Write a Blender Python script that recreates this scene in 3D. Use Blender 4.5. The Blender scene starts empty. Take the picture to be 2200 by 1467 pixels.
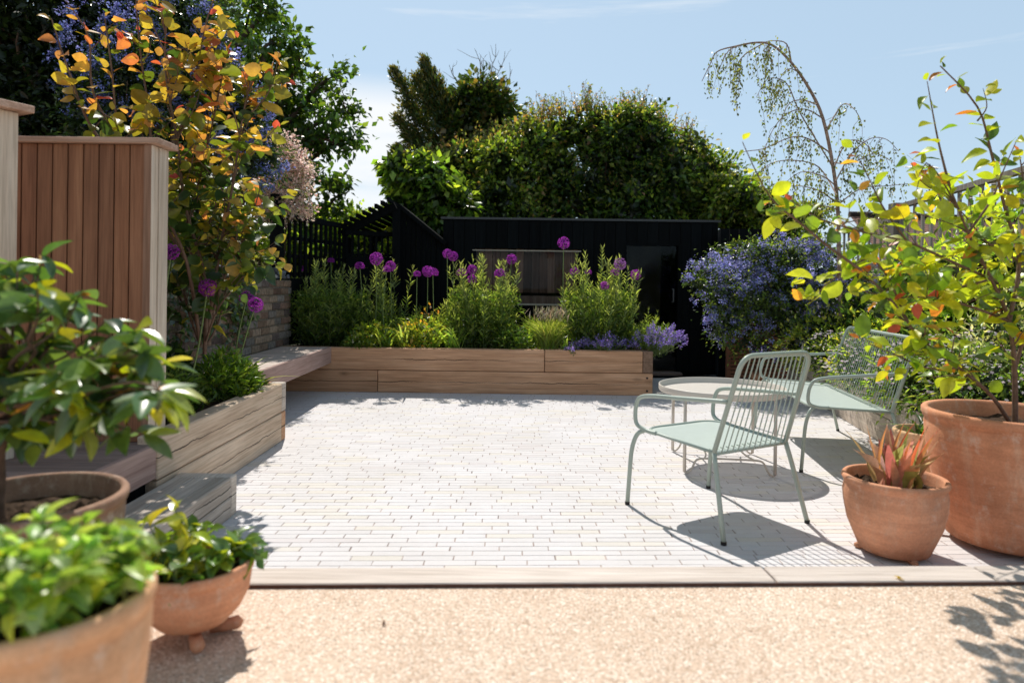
import bpy, math, numpy as np
from mathutils import Vector, Matrix
R = np.random.RandomState
PI = math.pi
scene = bpy.context.scene
col = bpy.context.collection
H, F, CX, CY, ROLL = 1.15, 1466.7, 1100.0, 612.0, 0.0125

# ---------------------------------------------------------------- placement
def ray(px, py):
    u, v = px - CX, -(py - CY)
    return (u*math.cos(ROLL) - v*math.sin(ROLL))/F, (u*math.sin(ROLL) + v*math.cos(ROLL))/F
def at(px, py, Y):
    a, b = ray(px, py)
    return Vector((a*Y, Y, H + b*Y))
def gnd(px, py, z=0.0):
    a, b = ray(px, py)
    Y = (z - H)/b
    return Vector((a*Y, Y, z))

# ---------------------------------------------------------------- objects
def link(o, parent=None):
    col.objects.link(o)
    if parent is not None: o.parent = parent
    return o
def tag(o, label=None, cat=None, group=None, kind=None):
    if label: o['label'] = label
    if cat: o['category'] = cat
    if group: o['group'] = group
    if kind: o['kind'] = kind
    return o
def thing(name, label, cat, loc=(0, 0, 0), rz=0.0, group=None):
    o = bpy.data.objects.new(name, None); o.empty_display_size = .1
    o.location = loc; o.rotation_euler = (0, 0, rz)
    link(o); return tag(o, label, cat, group)
def mesh_obj(name, V, Fc, mat, parent=None, cols=None, smooth=False, world=True):
    """V in world coordinates when world is True: made local to the parent's location/rotation."""
    me = bpy.data.meshes.new(name)
    V = np.asarray(V, dtype=np.float64).reshape(-1, 3)
    if world and parent is not None:
        p = parent; loc = np.array(p.location); rz = p.rotation_euler.z
        q = p.parent
        while q is not None:
            c, s = math.cos(q.rotation_euler.z), math.sin(q.rotation_euler.z)
            loc = np.array([c*loc[0]-s*loc[1], s*loc[0]+c*loc[1], loc[2]]) + np.array(q.location); rz += q.rotation_euler.z; q = q.parent
        V = V - loc; c, s = math.cos(-rz), math.sin(-rz)
        V = np.stack([c*V[:, 0]-s*V[:, 1], s*V[:, 0]+c*V[:, 1], V[:, 2]], 1)
    if isinstance(Fc, np.ndarray):
        n, k = Fc.shape
        me.vertices.add(len(V)); me.vertices.foreach_set('co', V.astype(np.float32).ravel())
        me.loops.add(n*k); me.loops.foreach_set('vertex_index', Fc.astype(np.int32).ravel())
        me.polygons.add(n); me.polygons.foreach_set('loop_start', np.arange(0, n*k, k, dtype=np.int32))
        me.polygons.foreach_set('loop_total', np.full(n, k, dtype=np.int32))
        me.update(calc_edges=True)
    else:
        me.from_pydata([tuple(v) for v in V], [], Fc)
    if cols is not None:
        a = me.color_attributes.new('col', 'FLOAT_COLOR', 'POINT')
        c4 = np.ones((len(V), 4), dtype=np.float32); c4[:, :3] = cols
        a.data.foreach_set('color', c4.ravel())
    if not smooth and k_flat(Fc): me.polygons.foreach_set('use_smooth', np.zeros(len(me.polygons), dtype=bool))
    if smooth: me.polygons.foreach_set('use_smooth', np.ones(len(me.polygons), dtype=bool))
    me.materials.append(mat)
    return link(bpy.data.objects.new(name, me), parent)

def k_flat(Fc): return isinstance(Fc, np.ndarray) and Fc.shape[1] == 4

class MB:
    """collects shapes for ONE mesh"""
    def __init__(s): s.V = []; s.F = []; s.C = []; s.c = (1, 1, 1)
    def add(s, V, Fc):
        b = len(s.V)
        s.V += [tuple(v) for v in V]; s.C += [s.c]*len(V)
        s.F += [tuple(i + b for i in f) for f in Fc]; return s
    def box(s, x0, x1, y0, y1, z0, z1, rot=0.0, piv=(0, 0), tilt=0.0, bev=0.0):
        b = bev
        if b > 0:
            V = []
            for (zz, d) in ((z0, b), (z0+b, 0), (z1-b, 0), (z1, b)):
                for (x, y) in ((x0+d+(b if d == 0 else 0), y0+d), (x1-d-(b if d == 0 else 0), y0+d), (x1-d, y0+d+(b if d == 0 else 0)), (x1-d, y1-d-(b if d == 0 else 0)),
                               (x1-d-(b if d == 0 else 0), y1-d), (x0+d+(b if d == 0 else 0), y1-d), (x0+d, y1-d-(b if d == 0 else 0)), (x0+d, y0+d+(b if d == 0 else 0))):
                    V.append([x, y, zz])
            Fc = [tuple(range(7, -1, -1)), tuple(range(24, 32))]
            for l in range(3):
                for i in range(8):
                    j = (i+1) % 8; Fc.append((l*8+i, l*8+j, l*8+8+j, l*8+8+i))
        else:
            V = [[x, y, z] for z in (z0, z1) for (x, y) in ((x0, y0), (x1, y0), (x1, y1), (x0, y1))]
            Fc = [(3, 2, 1, 0), (4, 5, 6, 7), (0, 1, 5, 4), (1, 2, 6, 5), (2, 3, 7, 6), (3, 0, 4, 7)]
        if tilt:
            cx, cz = (x0+x1)/2, (z0+z1)/2
            for v in V: v[2] += (v[0]-cx)*tilt
        if rot:
            c, si = math.cos(rot), math.sin(rot)
            for v in V:
                x, y = v[0]-piv[0], v[1]-piv[1]; v[0] = piv[0]+c*x-si*y; v[1] = piv[1]+si*x+c*y
        return s.add(V, Fc)
    def beam(s, a, b, w, h, up=(0, 0, 1)):
        a, b = Vector(a), Vector(b); d = (b-a).normalized(); u = Vector(up)
        sd = d.cross(u).normalized(); u = sd.cross(d).normalized()
        V = [p + sd*i*w/2 + u*j*h/2 for p in (a, b) for (i, j) in ((-1, -1), (1, -1), (1, 1), (-1, 1))]
        return s.add(V, [(0, 1, 2, 3), (7, 6, 5, 4), (1, 0, 4, 5), (2, 1, 5, 6), (3, 2, 6, 7), (0, 3, 7, 4)])
    def tube(s, pts, r, n=8, caps=True):
        V, Fc = tube(pts, r, n, caps); return s.add(V, Fc)
    def lathe(s, prof, n=32, cx=0, cy=0, wob=0.0, seed=0):
        rg = R(seed); ph = rg.rand(3)*6.3
        V = []
        for (r, z) in prof:
            for i in range(n):
                a = 2*PI*i/n; rr = r*(1+wob*math.sin(2*a+ph[0])+wob*.6*math.sin(3*a+ph[1]+z*5))
                V.append((cx+rr*math.cos(a), cy+rr*math.sin(a), z))
        Fc = [(l*n+i, l*n+(i+1) % n, (l+1)*n+(i+1) % n, (l+1)*n+i) for l in range(len(prof)-1) for i in range(n)]
        return s.add(V, Fc)
    def build(s, name, mat, parent=None, smooth=False, world=True):
        return mesh_obj(name, s.V, s.F, mat, parent, np.array(s.C), smooth, world)

def tube(pts, r, n=6, caps=True):
    P = [Vector(p) for p in pts]; m = len(P)
    rad = [r]*m if not hasattr(r, '__len__') else list(r)
    if len(rad) == 2 and m != 2: rad = [rad[0]+(rad[1]-rad[0])*i/(m-1) for i in range(m)]
    V, Fc = [], []; prev = None
    for i in range(m):
        t = (P[min(i+1, m-1)]-P[max(i-1, 0)])
        t = t.normalized() if t.length > 1e-9 else Vector((0, 0, 1))
        if prev is None:
            a = Vector((0, 0, 1)) if abs(t.z) < .9 else Vector((1, 0, 0)); nrm = t.cross(a).normalized()
        else:
            nrm = prev - t*prev.dot(t); nrm = nrm.normalized() if nrm.length > 1e-6 else t.orthogonal().normalized()
        prev = nrm; b = t.cross(nrm)
        for k in range(n):
            a = 2*PI*k/n; V.append(P[i] + (nrm*math.cos(a)+b*math.sin(a))*rad[i])
    for i in range(m-1):
        for k in range(n):
            k2 = (k+1) % n; Fc.append((i*n+k, i*n+k2, (i+1)*n+k2, (i+1)*n+k))
    if caps: Fc.append(tuple(range(n-1, -1, -1))); Fc.append(tuple((m-1)*n+k for k in range(n)))
    return V, Fc
def smooth_path(pts, k=4, close=False):
    """Catmull-Rom through the points"""
    P = [np.array(p, float) for p in pts]; n = len(P); out = []
    for i in range(n-1):
        p0, p1, p2, p3 = P[max(i-1, 0)], P[i], P[i+1], P[min(i+2, n-1)]
        for j in range(k):
            t = j/k
            out.append(.5*((2*p1)+(-p0+p2)*t+(2*p0-5*p1+4*p2-p3)*t*t+(-p0+3*p1-3*p2+p3)*t**3))
    out.append(P[-1]); return out
def round_path(pts, rad=.05, k=5):
    """polyline with rounded corners"""
    P = [Vector(p) for p in pts]; out = [P[0]]
    for i in range(1, len(P)-1):
        a, b, c = P[i-1], P[i], P[i+1]
        d1 = min(rad, (a-b).length*.45); d2 = min(rad, (c-b).length*.45)
        s, e = b+(a-b).normalized()*d1, b+(c-b).normalized()*d2
        for j in range(k+1):
            t = j/k; out.append(s*(1-t)**2 + b*2*t*(1-t) + e*t*t)
    out.append(P[-1]); return out

# ---------------------------------------------------------------- materials
def newmat(name):
    m = bpy.data.materials.new(name); m.use_nodes = True; nt = m.node_tree
    return m, nt, nt.nodes['Principled BSDF'], nt.nodes['Material Output']
def N(nt, t, **kw):
    n = nt.nodes.new(t)
    for k, v in kw.items():
        if k == 'inp':
            for kk, vv in v.items(): n.inputs[kk].default_value = vv
        else: setattr(n, k, v)
    return n
def lk(nt, a, b): nt.links.new(a, b)
def ramp(nt, fac, stops):
    r = N(nt, 'ShaderNodeValToRGB'); cr = r.color_ramp
    while len(cr.elements) > 1: cr.elements.remove(cr.elements[-1])
    cr.elements[0].position = stops[0][0]; cr.elements[0].color = (*stops[0][1], 1)
    for p, c in stops[1:]:
        e = cr.elements.new(p); e.color = (*c, 1)
    lk(nt, fac, r.inputs['Fac']); return r.outputs['Color']
def mixc(nt, fac, a, b, mode='MIX'):
    m = N(nt, 'ShaderNodeMix', data_type='RGBA', blend_type=mode)
    for sock, v in ((m.inputs[0], fac), (m.inputs[6], a), (m.inputs[7], b)):
        if hasattr(v, 'links'): lk(nt, v, sock)
        elif isinstance(v, tuple): sock.default_value = (*v, 1)
        else: sock.default_value = v
    return m.outputs[2]
def math_(nt, op, a, b=0.0, c=0.0):
    m = N(nt, 'ShaderNodeMath', operation=op)
    for s, v in zip(m.inputs, (a, b, c)):
        if hasattr(v, 'links'): lk(nt, v, s)
        else: s.default_value = v
    return m.outputs[0]
def noise(nt, vec, scale, detail=4.0, rough=.55, dim='3D'):
    n = N(nt, 'ShaderNodeTexNoise', inp={'Scale': scale, 'Detail': detail, 'Roughness': rough})
    if vec is not None: lk(nt, vec, n.inputs['Vector'])
    return n.outputs['Fac']
def bump(nt, h, strength, dist, bs):
    b = N(nt, 'ShaderNodeBump', inp={'Strength': strength, 'Distance': dist}); lk(nt, h, b.inputs['Height']); lk(nt, b.outputs[0], bs.inputs['Normal'])

def wood(name, c0, c1, c2, axis=0, crack=True, grain=1.0, knots=True, rough=.75, saw=False, vari=.25):
    m, nt, bs, out = newmat(name)
    tc = N(nt, 'ShaderNodeTexCoord'); oi = N(nt, 'ShaderNodeObjectInfo')
    off = N(nt, 'ShaderNodeVectorMath', operation='ADD'); rnd = N(nt, 'ShaderNodeVectorMath', operation='SCALE')
    cmb = N(nt, 'ShaderNodeCombineXYZ'); lk(nt, oi.outputs['Random'], cmb.inputs[0]); lk(nt, oi.outputs['Random'], cmb.inputs[1]); lk(nt, oi.outputs['Random'], cmb.inputs[2])
    lk(nt, cmb.outputs[0], rnd.inputs[0]); rnd.inputs['Scale'].default_value = 37.0
    lk(nt, tc.outputs['Object'], off.inputs[0]); lk(nt, rnd.outputs[0], off.inputs[1])
    sc = [20.0*grain]*3; sc[axis] = .8*grain
    mp = N(nt, 'ShaderNodeMapping', inp={'Scale': sc}); lk(nt, off.outputs[0], mp.inputs[0])
    g = noise(nt, mp.outputs[0], 1.4, 7, .66)
    sc2 = [75.0*grain]*3; sc2[axis] = 2.5*grain
    mp2 = N(nt, 'ShaderNodeMapping', inp={'Scale': sc2}); lk(nt, off.outputs[0], mp2.inputs[0])
    g2 = noise(nt, mp2.outputs[0], 1.5, 3, .6)
    c = ramp(nt, g, [(.22, c0), (.48, c1), (.75, c2)])
    fine = ramp(nt, g2, [(.35, (.72, .7, .68)), (.6, (1.06, 1.06, 1.06))])
    c = mixc(nt, .75, c, fine, 'MULTIPLY')
    big = noise(nt, off.outputs[0], 1.3, 3, .5)
    c = mixc(nt, .6, c, ramp(nt, big, [(.35, (.74, .72, .7)), (.65, (1.1, 1.1, 1.12))]), 'MULTIPLY')
    at_ = N(nt, 'ShaderNodeAttribute', attribute_name='col'); c = mixc(nt, 1.0, c, at_.outputs['Color'], 'MULTIPLY')
    r2 = math_(nt, 'MULTIPLY_ADD', oi.outputs['Random'], vari, 1-vari/2)
    cr = N(nt, 'ShaderNodeCombineColor'); lk(nt, r2, cr.inputs[0]); lk(nt, r2, cr.inputs[1]); lk(nt, r2, cr.inputs[2])
    c = mixc(nt, 1.0, c, cr.outputs[0], 'MULTIPLY')
    h = g2
    if knots:
        ks = [2.9, 2.9, 2.9]; ks[axis] = 1.2; ks[0 if axis == 1 else 1] = 0.0
        mk = N(nt, 'ShaderNodeMapping', inp={'Scale': ks}); lk(nt, off.outputs[0], mk.inputs[0])
        v = N(nt, 'ShaderNodeTexVoronoi', inp={'Scale': 1.25, 'Randomness': 1.0}); lk(nt, mk.outputs[0], v.inputs['Vector'])
        k = ramp(nt, v.outputs['Distance'], [(.035, (1, 1, 1)), (.06, (.5, .5, .5)), (.12, (0, 0, 0))])
        c = mixc(nt, math_(nt, 'MULTIPLY', k, .8), c, tuple(x*.28 for x in c0))
    if crack:
        sp = N(nt, 'ShaderNodeSeparateXYZ'); lk(nt, tc.outputs['Object'], sp.inputs[0])
        al = sp.outputs[axis]; sa = math_(nt, 'MULTIPLY_ADD', oi.outputs['Random'], 50, al)
        c1n = N(nt, 'ShaderNodeTexNoise', noise_dimensions='1D', inp={'Scale': 2.4, 'Detail': 7, 'Roughness': .7}); lk(nt, sa, c1n.inputs['W'])
        c2n = N(nt, 'ShaderNodeTexNoise', noise_dimensions='1D', inp={'Scale': 1.3, 'Detail': 3}); lk(nt, sa, c2n.inputs['W'])
        d = math_(nt, 'SUBTRACT', sp.outputs[2], math_(nt, 'MULTIPLY_ADD', c1n.outputs[0], .04, -.02))
        wd = math_(nt, 'MAXIMUM', math_(nt, 'MULTIPLY_ADD', c2n.outputs[0], .012, -.0036), 0.0)
        ck = math_(nt, 'LESS_THAN', math_(nt, 'ABSOLUTE', d), wd)
        c = mixc(nt, math_(nt, 'MULTIPLY', ck, .85), c, (.02, .014, .01))
        h = math_(nt, 'SUBTRACT', g2, math_(nt, 'MULTIPLY', ck, 2.0))
    lk(nt, c, bs.inputs['Base Color']); bs.inputs['Roughness'].default_value = rough
    bs.inputs['Specular IOR Level'].default_value = .25
    bump(nt, h, .5, .003, bs)
    return m

def leafmat(name, rough=.42, trans=.45, spec=.45, warm=(1.15, 1.0, .45), tgain=1.6):
    m, nt, bs, out = newmat(name)
    a = N(nt, 'ShaderNodeAttribute', attribute_name='col')
    tc = N(nt, 'ShaderNodeTexCoord')
    n = noise(nt, tc.outputs['Object'], 40, 2)
    c = mixc(nt, .5, a.outputs['Color'], ramp(nt, n, [(.3, (.65, .65, .65)), (.7, (1.25, 1.25, 1.25))]), 'MULTIPLY')
    lk(nt, c, bs.inputs['Base Color']); bs.inputs['Roughness'].default_value = rough
    bs.inputs['Specular IOR Level'].default_value = spec
    t = N(nt, 'ShaderNodeBsdfTranslucent')
    tcn = mixc(nt, 1.0, c, tuple(w*tgain for w in warm), 'MULTIPLY'); lk(nt, tcn, t.inputs['Color'])
    mx = N(nt, 'ShaderNodeMixShader', inp={0: trans}); lk(nt, bs.outputs[0], mx.inputs[1]); lk(nt, t.outputs[0], mx.inputs[2])
    lk(nt, mx.outputs[0], out.inputs['Surface']); return m
def plain(name, c, rough=.6, spec=.3, metal=0.0, nz=0.0, nscale=20, attr=False, bmp=0.0):
    m, nt, bs, out = newmat(name); tc = N(nt, 'ShaderNodeTexCoord')
    n = noise(nt, tc.outputs['Object'], nscale, 5)
    cc = ramp(nt, n, [(.3, tuple(x*(1-nz) for x in c)), (.7, tuple(x*(1+nz) for x in c))])
    if attr:
        a = N(nt, 'ShaderNodeAttribute', attribute_name='col'); cc = mixc(nt, 1.0, cc, a.outputs['Color'], 'MULTIPLY')
    lk(nt, cc, bs.inputs['Base Color']); bs.inputs['Roughness'].default_value = rough; bs.inputs['Metallic'].default_value = metal
    bs.inputs['Specular IOR Level'].default_value = spec
    if bmp: bump(nt, n, .6, bmp, bs)
    return m
def terracotta(name, base, seed=0, pale=.5):
    m, nt, bs, out = newmat(name); tc = N(nt, 'ShaderNodeTexCoord')
    mp = N(nt, 'ShaderNodeMapping', inp={'Location': (seed, seed*.7, 0)}); lk(nt, tc.outputs['Object'], mp.inputs[0])
    n1 = noise(nt, mp.outputs[0], 4, 5, .6)
    ms = N(nt, 'ShaderNodeMapping', inp={'Scale': (1, 1, .22)}); lk(nt, mp.outputs[0], ms.inputs[0])
    n2 = noise(nt, ms.outputs[0], 16, 5, .7)
    mh = N(nt, 'ShaderNodeMapping', inp={'Scale': (1, 1, 9)}); lk(nt, mp.outputs[0], mh.inputs[0])
    n3 = noise(nt, mh.outputs[0], 5, 3, .6); n4 = noise(nt, mp.outputs[0], 120, 3, .6)
    c = ramp(nt, n1, [(.28, tuple(x*.66 for x in base)), (.5, base), (.72, tuple(min(1, x*1.22) for x in base))])
    c = mixc(nt, math_(nt, 'MULTIPLY', ramp(nt, n2, [(.52, (0, 0, 0)), (.75, (1, 1, 1))]), pale), c, (.72, .56, .42))
    c = mixc(nt, .28, c, ramp(nt, n3, [(.4, (.72, .62, .58)), (.6, (1.1, 1.1, 1.1))]), 'MULTIPLY')
    spz = N(nt, 'ShaderNodeSeparateXYZ'); lk(nt, tc.outputs['Object'], spz.inputs[0])
    low_tone = math_(nt, 'MULTIPLY_ADD', n1, .12, spz.outputs[2]); c = mixc(nt, .8, c, ramp(nt, low_tone, [(.05, (.42, .34, .30)), (.12, (1, 1, 1))]), 'MULTIPLY')  # darker towards the bottom of the pot
    n5 = noise(nt, mp.outputs[0], 9, 6, .75); c = mixc(nt, math_(nt, 'MULTIPLY', ramp(nt, n5, [(.56, (0, 0, 0)), (.66, (1, 1, 1))]), pale*.7), c, (.80, .70, .60))
    c = mixc(nt, .35, c, ramp(nt, n4, [(.35, (.75, .7, .7)), (.6, (1.1, 1.1, 1.1))]), 'MULTIPLY')
    lk(nt, c, bs.inputs['Base Color']); bs.inputs['Roughness'].default_value = .85; bs.inputs['Specular IOR Level'].default_value = .2
    bump(nt, math_(nt, 'ADD', n3, n4), .4, .003, bs); return m

M = {}
M['sleeper_x'] = wood('sleeper_oak_x', (.36, .18, .095), (.58, .33, .19), (.70, .44, .28), 0, knots=True)
M['sleeper_y'] = wood('sleeper_oak_y', (.50, .35, .24), (.72, .55, .40), (.82, .68, .53), 1)
M['sleeper_grey'] = wood('sleeper_weathered', (.36, .30, .25), (.56, .49, .42), (.68, .62, .55), 1)
M['decking'] = wood('hardwood_decking', (.20, .15, .13), (.30, .22, .19), (.38, .30, .26), 0, crack=False, knots=False)
M['fascia'] = wood('hardwood_fascia', (.32, .20, .17), (.44, .30, .26), (.52, .38, .33), 1, crack=False, knots=False)
M['benchtop'] = wood('bench_boards', (.40, .31, .26), (.56, .46, .40), (.64, .56, .5), 0, crack=False, knots=False)
M['cladding'] = wood('red_cedar_cladding', (.15, .065, .035), (.26, .122, .066), (.35, .18, .10), 2, crack=False)
M['endgrain'] = wood('sleeper_end_dark', (.13, .08, .055), (.24, .15, .10), (.33, .22, .16), 1, knots=True)
M['pale_post'] = wood('pale_larch', (.48, .36, .26), (.66, .54, .42), (.76, .66, .54), 2, crack=False)
M['cap'] = wood('cap_board', (.34, .20, .14), (.50, .32, .23), (.60, .42, .32), 0, crack=False, knots=False)
M['grey_fence'] = wood('silvered_fence', (.16, .14, .12), (.27, .24, .21), (.36, .33, .3), 2, crack=False)
M['gate'] = wood('red_brown_slats', (.20, .08, .045), (.32, .14, .08), (.4, .19, .11), 0, crack=False, knots=False)
M['black'] = wood('charred_black_boards', (.0015, .002, .0025), (.003, .0042, .005), (.006, .008, .0095), 2, crack=False, knots=False, rough=.85)
M['black'].node_tree.nodes['Principled BSDF'].inputs['Specular IOR Level'].default_value = .12
M['sage'] = plain('sage_powder_coat', (.36, .425, .375), .42, .4, nz=.03)
M['seatplate'] = plain('sage_seat_plate', (.47, .53, .49), .45, .4, nz=.03)
M['beige'] = plain('beige_powder_coat', (.62, .57, .50), .45, .4, nz=.02)
def perf_mat():
    m, nt, bs, out = newmat('perforated_beige_sheet'); tc = N(nt, 'ShaderNodeTexCoord')
    v = N(nt, 'ShaderNodeTexVoronoi', inp={'Scale': 190.0, 'Randomness': 0.0}); v.voronoi_dimensions = '2D'; lk(nt, tc.outputs['Object'], v.inputs['Vector'])
    bs.inputs['Base Color'].default_value = (.60, .55, .49, 1); bs.inputs['Roughness'].default_value = .5
    t = N(nt, 'ShaderNodeBsdfTransparent'); mx = N(nt, 'ShaderNodeMixShader')
    lk(nt, math_(nt, 'LESS_THAN', v.outputs['Distance'], .16), mx.inputs[0]); lk(nt, bs.outputs[0], mx.inputs[1]); lk(nt, t.outputs[0], mx.inputs[2]); lk(nt, mx.outputs[0], out.inputs['Surface']); return m
M['perf'] = perf_mat()
M['rubber'] = plain('black_rubber', (.02, .02, .02), .6)
M['soil'] = plain('potting_soil', (.06, .038, .025), .95, .1, nz=.6, nscale=60, bmp=.01)
M['bark'] = plain('bark_brown', (.10, .065, .045), .9, .2, nz=.4, nscale=40, bmp=.004)
M['birchbark'] = plain('birch_bark', (.32, .22, .17), .8, .2, nz=.5, nscale=30, bmp=.003)
M['twig'] = plain('twig_brown', (.16, .10, .07), .8, .2, nz=.3, nscale=40)
M['twig_grey'] = plain('twig_grey', (.22, .19, .16), .8, .2, nz=.3, nscale=40)
M['stem'] = plain('green_stem', (.16, .22, .07), .6, .3, nz=.2, nscale=40)
M['leaf'] = leafmat('leaf_backlit', .36, .48, .6, warm=(1.12, 1.05, .42), tgain=1.8)
M['glossleaf'] = leafmat('leaf_glossy', .30, .34, .85, warm=(1.25, 1.1, .3), tgain=2.2)
M['hedgeleaf'] = leafmat('leaf_hedge', .33, .46, .65, warm=(1.12, 1.05, .36), tgain=2.3)
M['petal'] = leafmat('petal', .6, .5, .2, warm=(1.1, .9, 1.1), tgain=1.3)
M['terra1'] = terracotta('terracotta_large', (.66, .30, .165), 1.3, .5)
M['terra2'] = terracotta('terracotta_warm', (.68, .33, .19), 4.1, .42)
M['terra3'] = terracotta('terracotta_buff', (.66, .43, .24), 7.7, .5)
M['terra4'] = terracotta('terracotta_amber', (.76, .44, .25), 9.2, .6)
M['terra5'] = terracotta('terracotta_brown', (.33, .20, .14), 11.2, .5)
M['brick'] = plain('old_brick', (1, 1, 1), .9, .15, nz=.35, nscale=30, attr=True, bmp=.006)
M['mortar'] = plain('lime_mortar', (.20, .17, .13), .95, .1, nz=.3, nscale=25, bmp=.01)
M['paver'] = None
def paver_mat():
    m, nt, bs, out = newmat('pale_clay_pavers'); tc = N(nt, 'ShaderNodeTexCoord')
    a = N(nt, 'ShaderNodeAttribute', attribute_name='col')
    n = noise(nt, tc.outputs['Object'], 26, 6, .6); n2 = noise(nt, tc.outputs['Object'], 1.1, 4, .55)
    n3 = noise(nt, tc.outputs['Object'], 160, 2, .6)
    c = mixc(nt, .6, a.outputs['Color'], ramp(nt, n, [(.3, (.96, .95, .94)), (.65, (1.02, 1.02, 1.02))]), 'MULTIPLY')
    c = mixc(nt, .6, c, ramp(nt, n2, [(.35, (.93, .91, .88)), (.6, (1.03, 1.03, 1.04))]), 'MULTIPLY')
    c = mixc(nt, .3, c, ramp(nt, n3, [(.3, (.8, .76, .72)), (.55, (1, 1, 1))]), 'MULTIPLY')
    lk(nt, c, bs.inputs['Base Color']); bs.inputs['Roughness'].default_value = .8; bs.inputs['Specular IOR Level'].default_value = .25
    bump(nt, n3, .12, .001, bs); return m
M['paver'] = paver_mat()
def gravel_mat():
    m, nt, bs, out = newmat('resin_bound_gravel'); tc = N(nt, 'ShaderNodeTexCoord')
    v = N(nt, 'ShaderNodeTexVoronoi', inp={'Scale': 205.0}); lk(nt, tc.outputs['Object'], v.inputs['Vector'])
    sp = N(nt, 'ShaderNodeSeparateColor'); lk(nt, v.outputs['Color'], sp.inputs[0])
    c = ramp(nt, sp.outputs[0], [(0, (.36, .25, .18)), (.12, (.55, .40, .29)), (.42, (.68, .505, .375)), (.78, (.77, .59, .455)), (.97, (.97, .88, .78))])
    n2 = noise(nt, tc.outputs['Object'], 1.6, 5, .6)
    c = mixc(nt, .6, c, ramp(nt, n2, [(.3, (.84, .80, .76)), (.7, (1.06, 1.06, 1.06))]), 'MULTIPLY')
    n3 = noise(nt, tc.outputs['Object'], 14, 4, .7)
    c = mixc(nt, .5, c, ramp(nt, n3, [(.28, (.7, .62, .55)), (.45, (1, 1, 1))]), 'MULTIPLY')
    lk(nt, c, bs.inputs['Base Color']); bs.inputs['Roughness'].default_value = .6; bs.inputs['Specular IOR Level'].default_value = .35
    bump(nt, math_(nt, 'SUBTRACT', 1.0, v.outputs['Distance']), .8, .003, bs); return m
M['gravel'] = gravel_mat()
M['edge_shade'] = plain('painted_edge_shade', (.10, .05, .036), .8, .2, nz=.3, nscale=30)  # dark brown stands for shade on the edging board's front
M['darkgravel'] = plain('slate_chippings', (.05, .052, .055), .8, .3, nz=.8, nscale=90, bmp=.02)
M['ground'] = plain('garden_earth', (.06, .055, .03), .95, .1, nz=.4, nscale=3, bmp=.02)
M['flint'] = plain('knapped_flint', (1, 1, 1), .45, .5, nz=.5, nscale=18, attr=True, bmp=.006)
def tile_mat():
    m, nt, bs, out = newmat('clay_roof_tiles'); tc = N(nt, 'ShaderNodeTexCoord')
    b = N(nt, 'ShaderNodeTexBrick', inp={'Scale': 1.0, 'Mortar Size': .018, 'Brick Width': .2, 'Row Height': .16, 'Color1': (.30, .15, .10, 1), 'Color2': (.22, .11, .08, 1), 'Mortar': (.03, .02, .015, 1)})
    lk(nt, tc.outputs['UV'], b.inputs['Vector'])
    n = noise(nt, tc.outputs['Object'], 2, 5); c = mixc(nt, .7, b.outputs['Color'], ramp(nt, n, [(.3, (.7, .7, .7)), (.7, (1.25, 1.2, 1.15))]), 'MULTIPLY')
    lk(nt, c, bs.inputs['Base Color']); bs.inputs['Roughness'].default_value = .85; bump(nt, b.outputs['Fac'], -.8, .03, bs); return m
M['tiles'] = tile_mat()
M['render'] = plain('pale_render', (.5, .46, .42), .9, .2, nz=.1, nscale=3)
def glass_mat():
    m, nt, bs, out = newmat('window_glass'); nt.nodes.remove(bs)
    g = N(nt, 'ShaderNodeBsdfGlossy', inp={'Roughness': .02, 'Color': (.16, .17, .18, 1)}); t = N(nt, 'ShaderNodeBsdfTransparent', inp={'Color': (.8, .82, .82, 1)})
    fr = N(nt, 'ShaderNodeFresnel', inp={'IOR': 1.5}); mx = N(nt, 'ShaderNodeMixShader')
    lk(nt, fr.outputs[0], mx.inputs[0]); lk(nt, t.outputs[0], mx.inputs[1]); lk(nt, g.outputs[0], mx.inputs[2]); lk(nt, mx.outputs[0], out.inputs['Surface']); return m
M['glass'] = glass_mat()
M['metal_grey'] = plain('grey_metal', (.12, .12, .12), .5, .4, metal=.5)

# ---------------------------------------------------------------- world, sun, camera
w = bpy.data.worlds.new('World'); scene.world = w; w.use_nodes = True; nt = w.node_tree
bg = nt.nodes['Background']
SDIR = Vector((-.19, .75, 1.0)).normalized()     # towards the sun
elev = math.asin(SDIR.z); azim = math.atan2(SDIR.x, SDIR.y)
sky = N(nt, 'ShaderNodeTexSky', sky_type='NISHITA', sun_disc=False, sun_elevation=elev, sun_rotation=azim, air_density=1.0, dust_density=.6, ozone_density=1.4)
tc = N(nt, 'ShaderNodeTexCoord'); sp = N(nt, 'ShaderNodeSeparateXYZ'); lk(nt, tc.outputs['Generated'], sp.inputs[0])
mp = N(nt, 'ShaderNodeMapping', inp={'Scale': (1.1, 1.1, 5.5), 'Location': (.35, .1, .25)}); lk(nt, tc.outputs['Generated'], mp.inputs[0])
cn = noise(nt, mp.outputs[0], 3.4, 8, .56)
cl = ramp(nt, cn, [(.24, (.0, .0, .0)), (.38, (.75, .75, .75)), (.50, (1, 1, 1))])
mask_z = ramp(nt, sp.outputs[2], [(.0, (1, 1, 1)), (.245, (1, 1, 1)), (.29, (0, 0, 0))])
mask_x = ramp(nt, math_(nt, 'MULTIPLY_ADD', sp.outputs[0], 1.0, .5), [(.345, (1, 1, 1)), (.39, (0, 0, 0))])
mk = math_(nt, 'MULTIPLY', math_(nt, 'MULTIPLY', cl, mask_z), mask_x)
mp2 = N(nt, 'ShaderNodeMapping', inp={'Scale': (1.0, 1.0, 16.0), 'Location': (1.7, 2.2, .4)}); lk(nt, tc.outputs['Generated'], mp2.inputs[0])
cn2 = noise(nt, mp2.outputs[0], 1.7, 7, .6)
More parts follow.
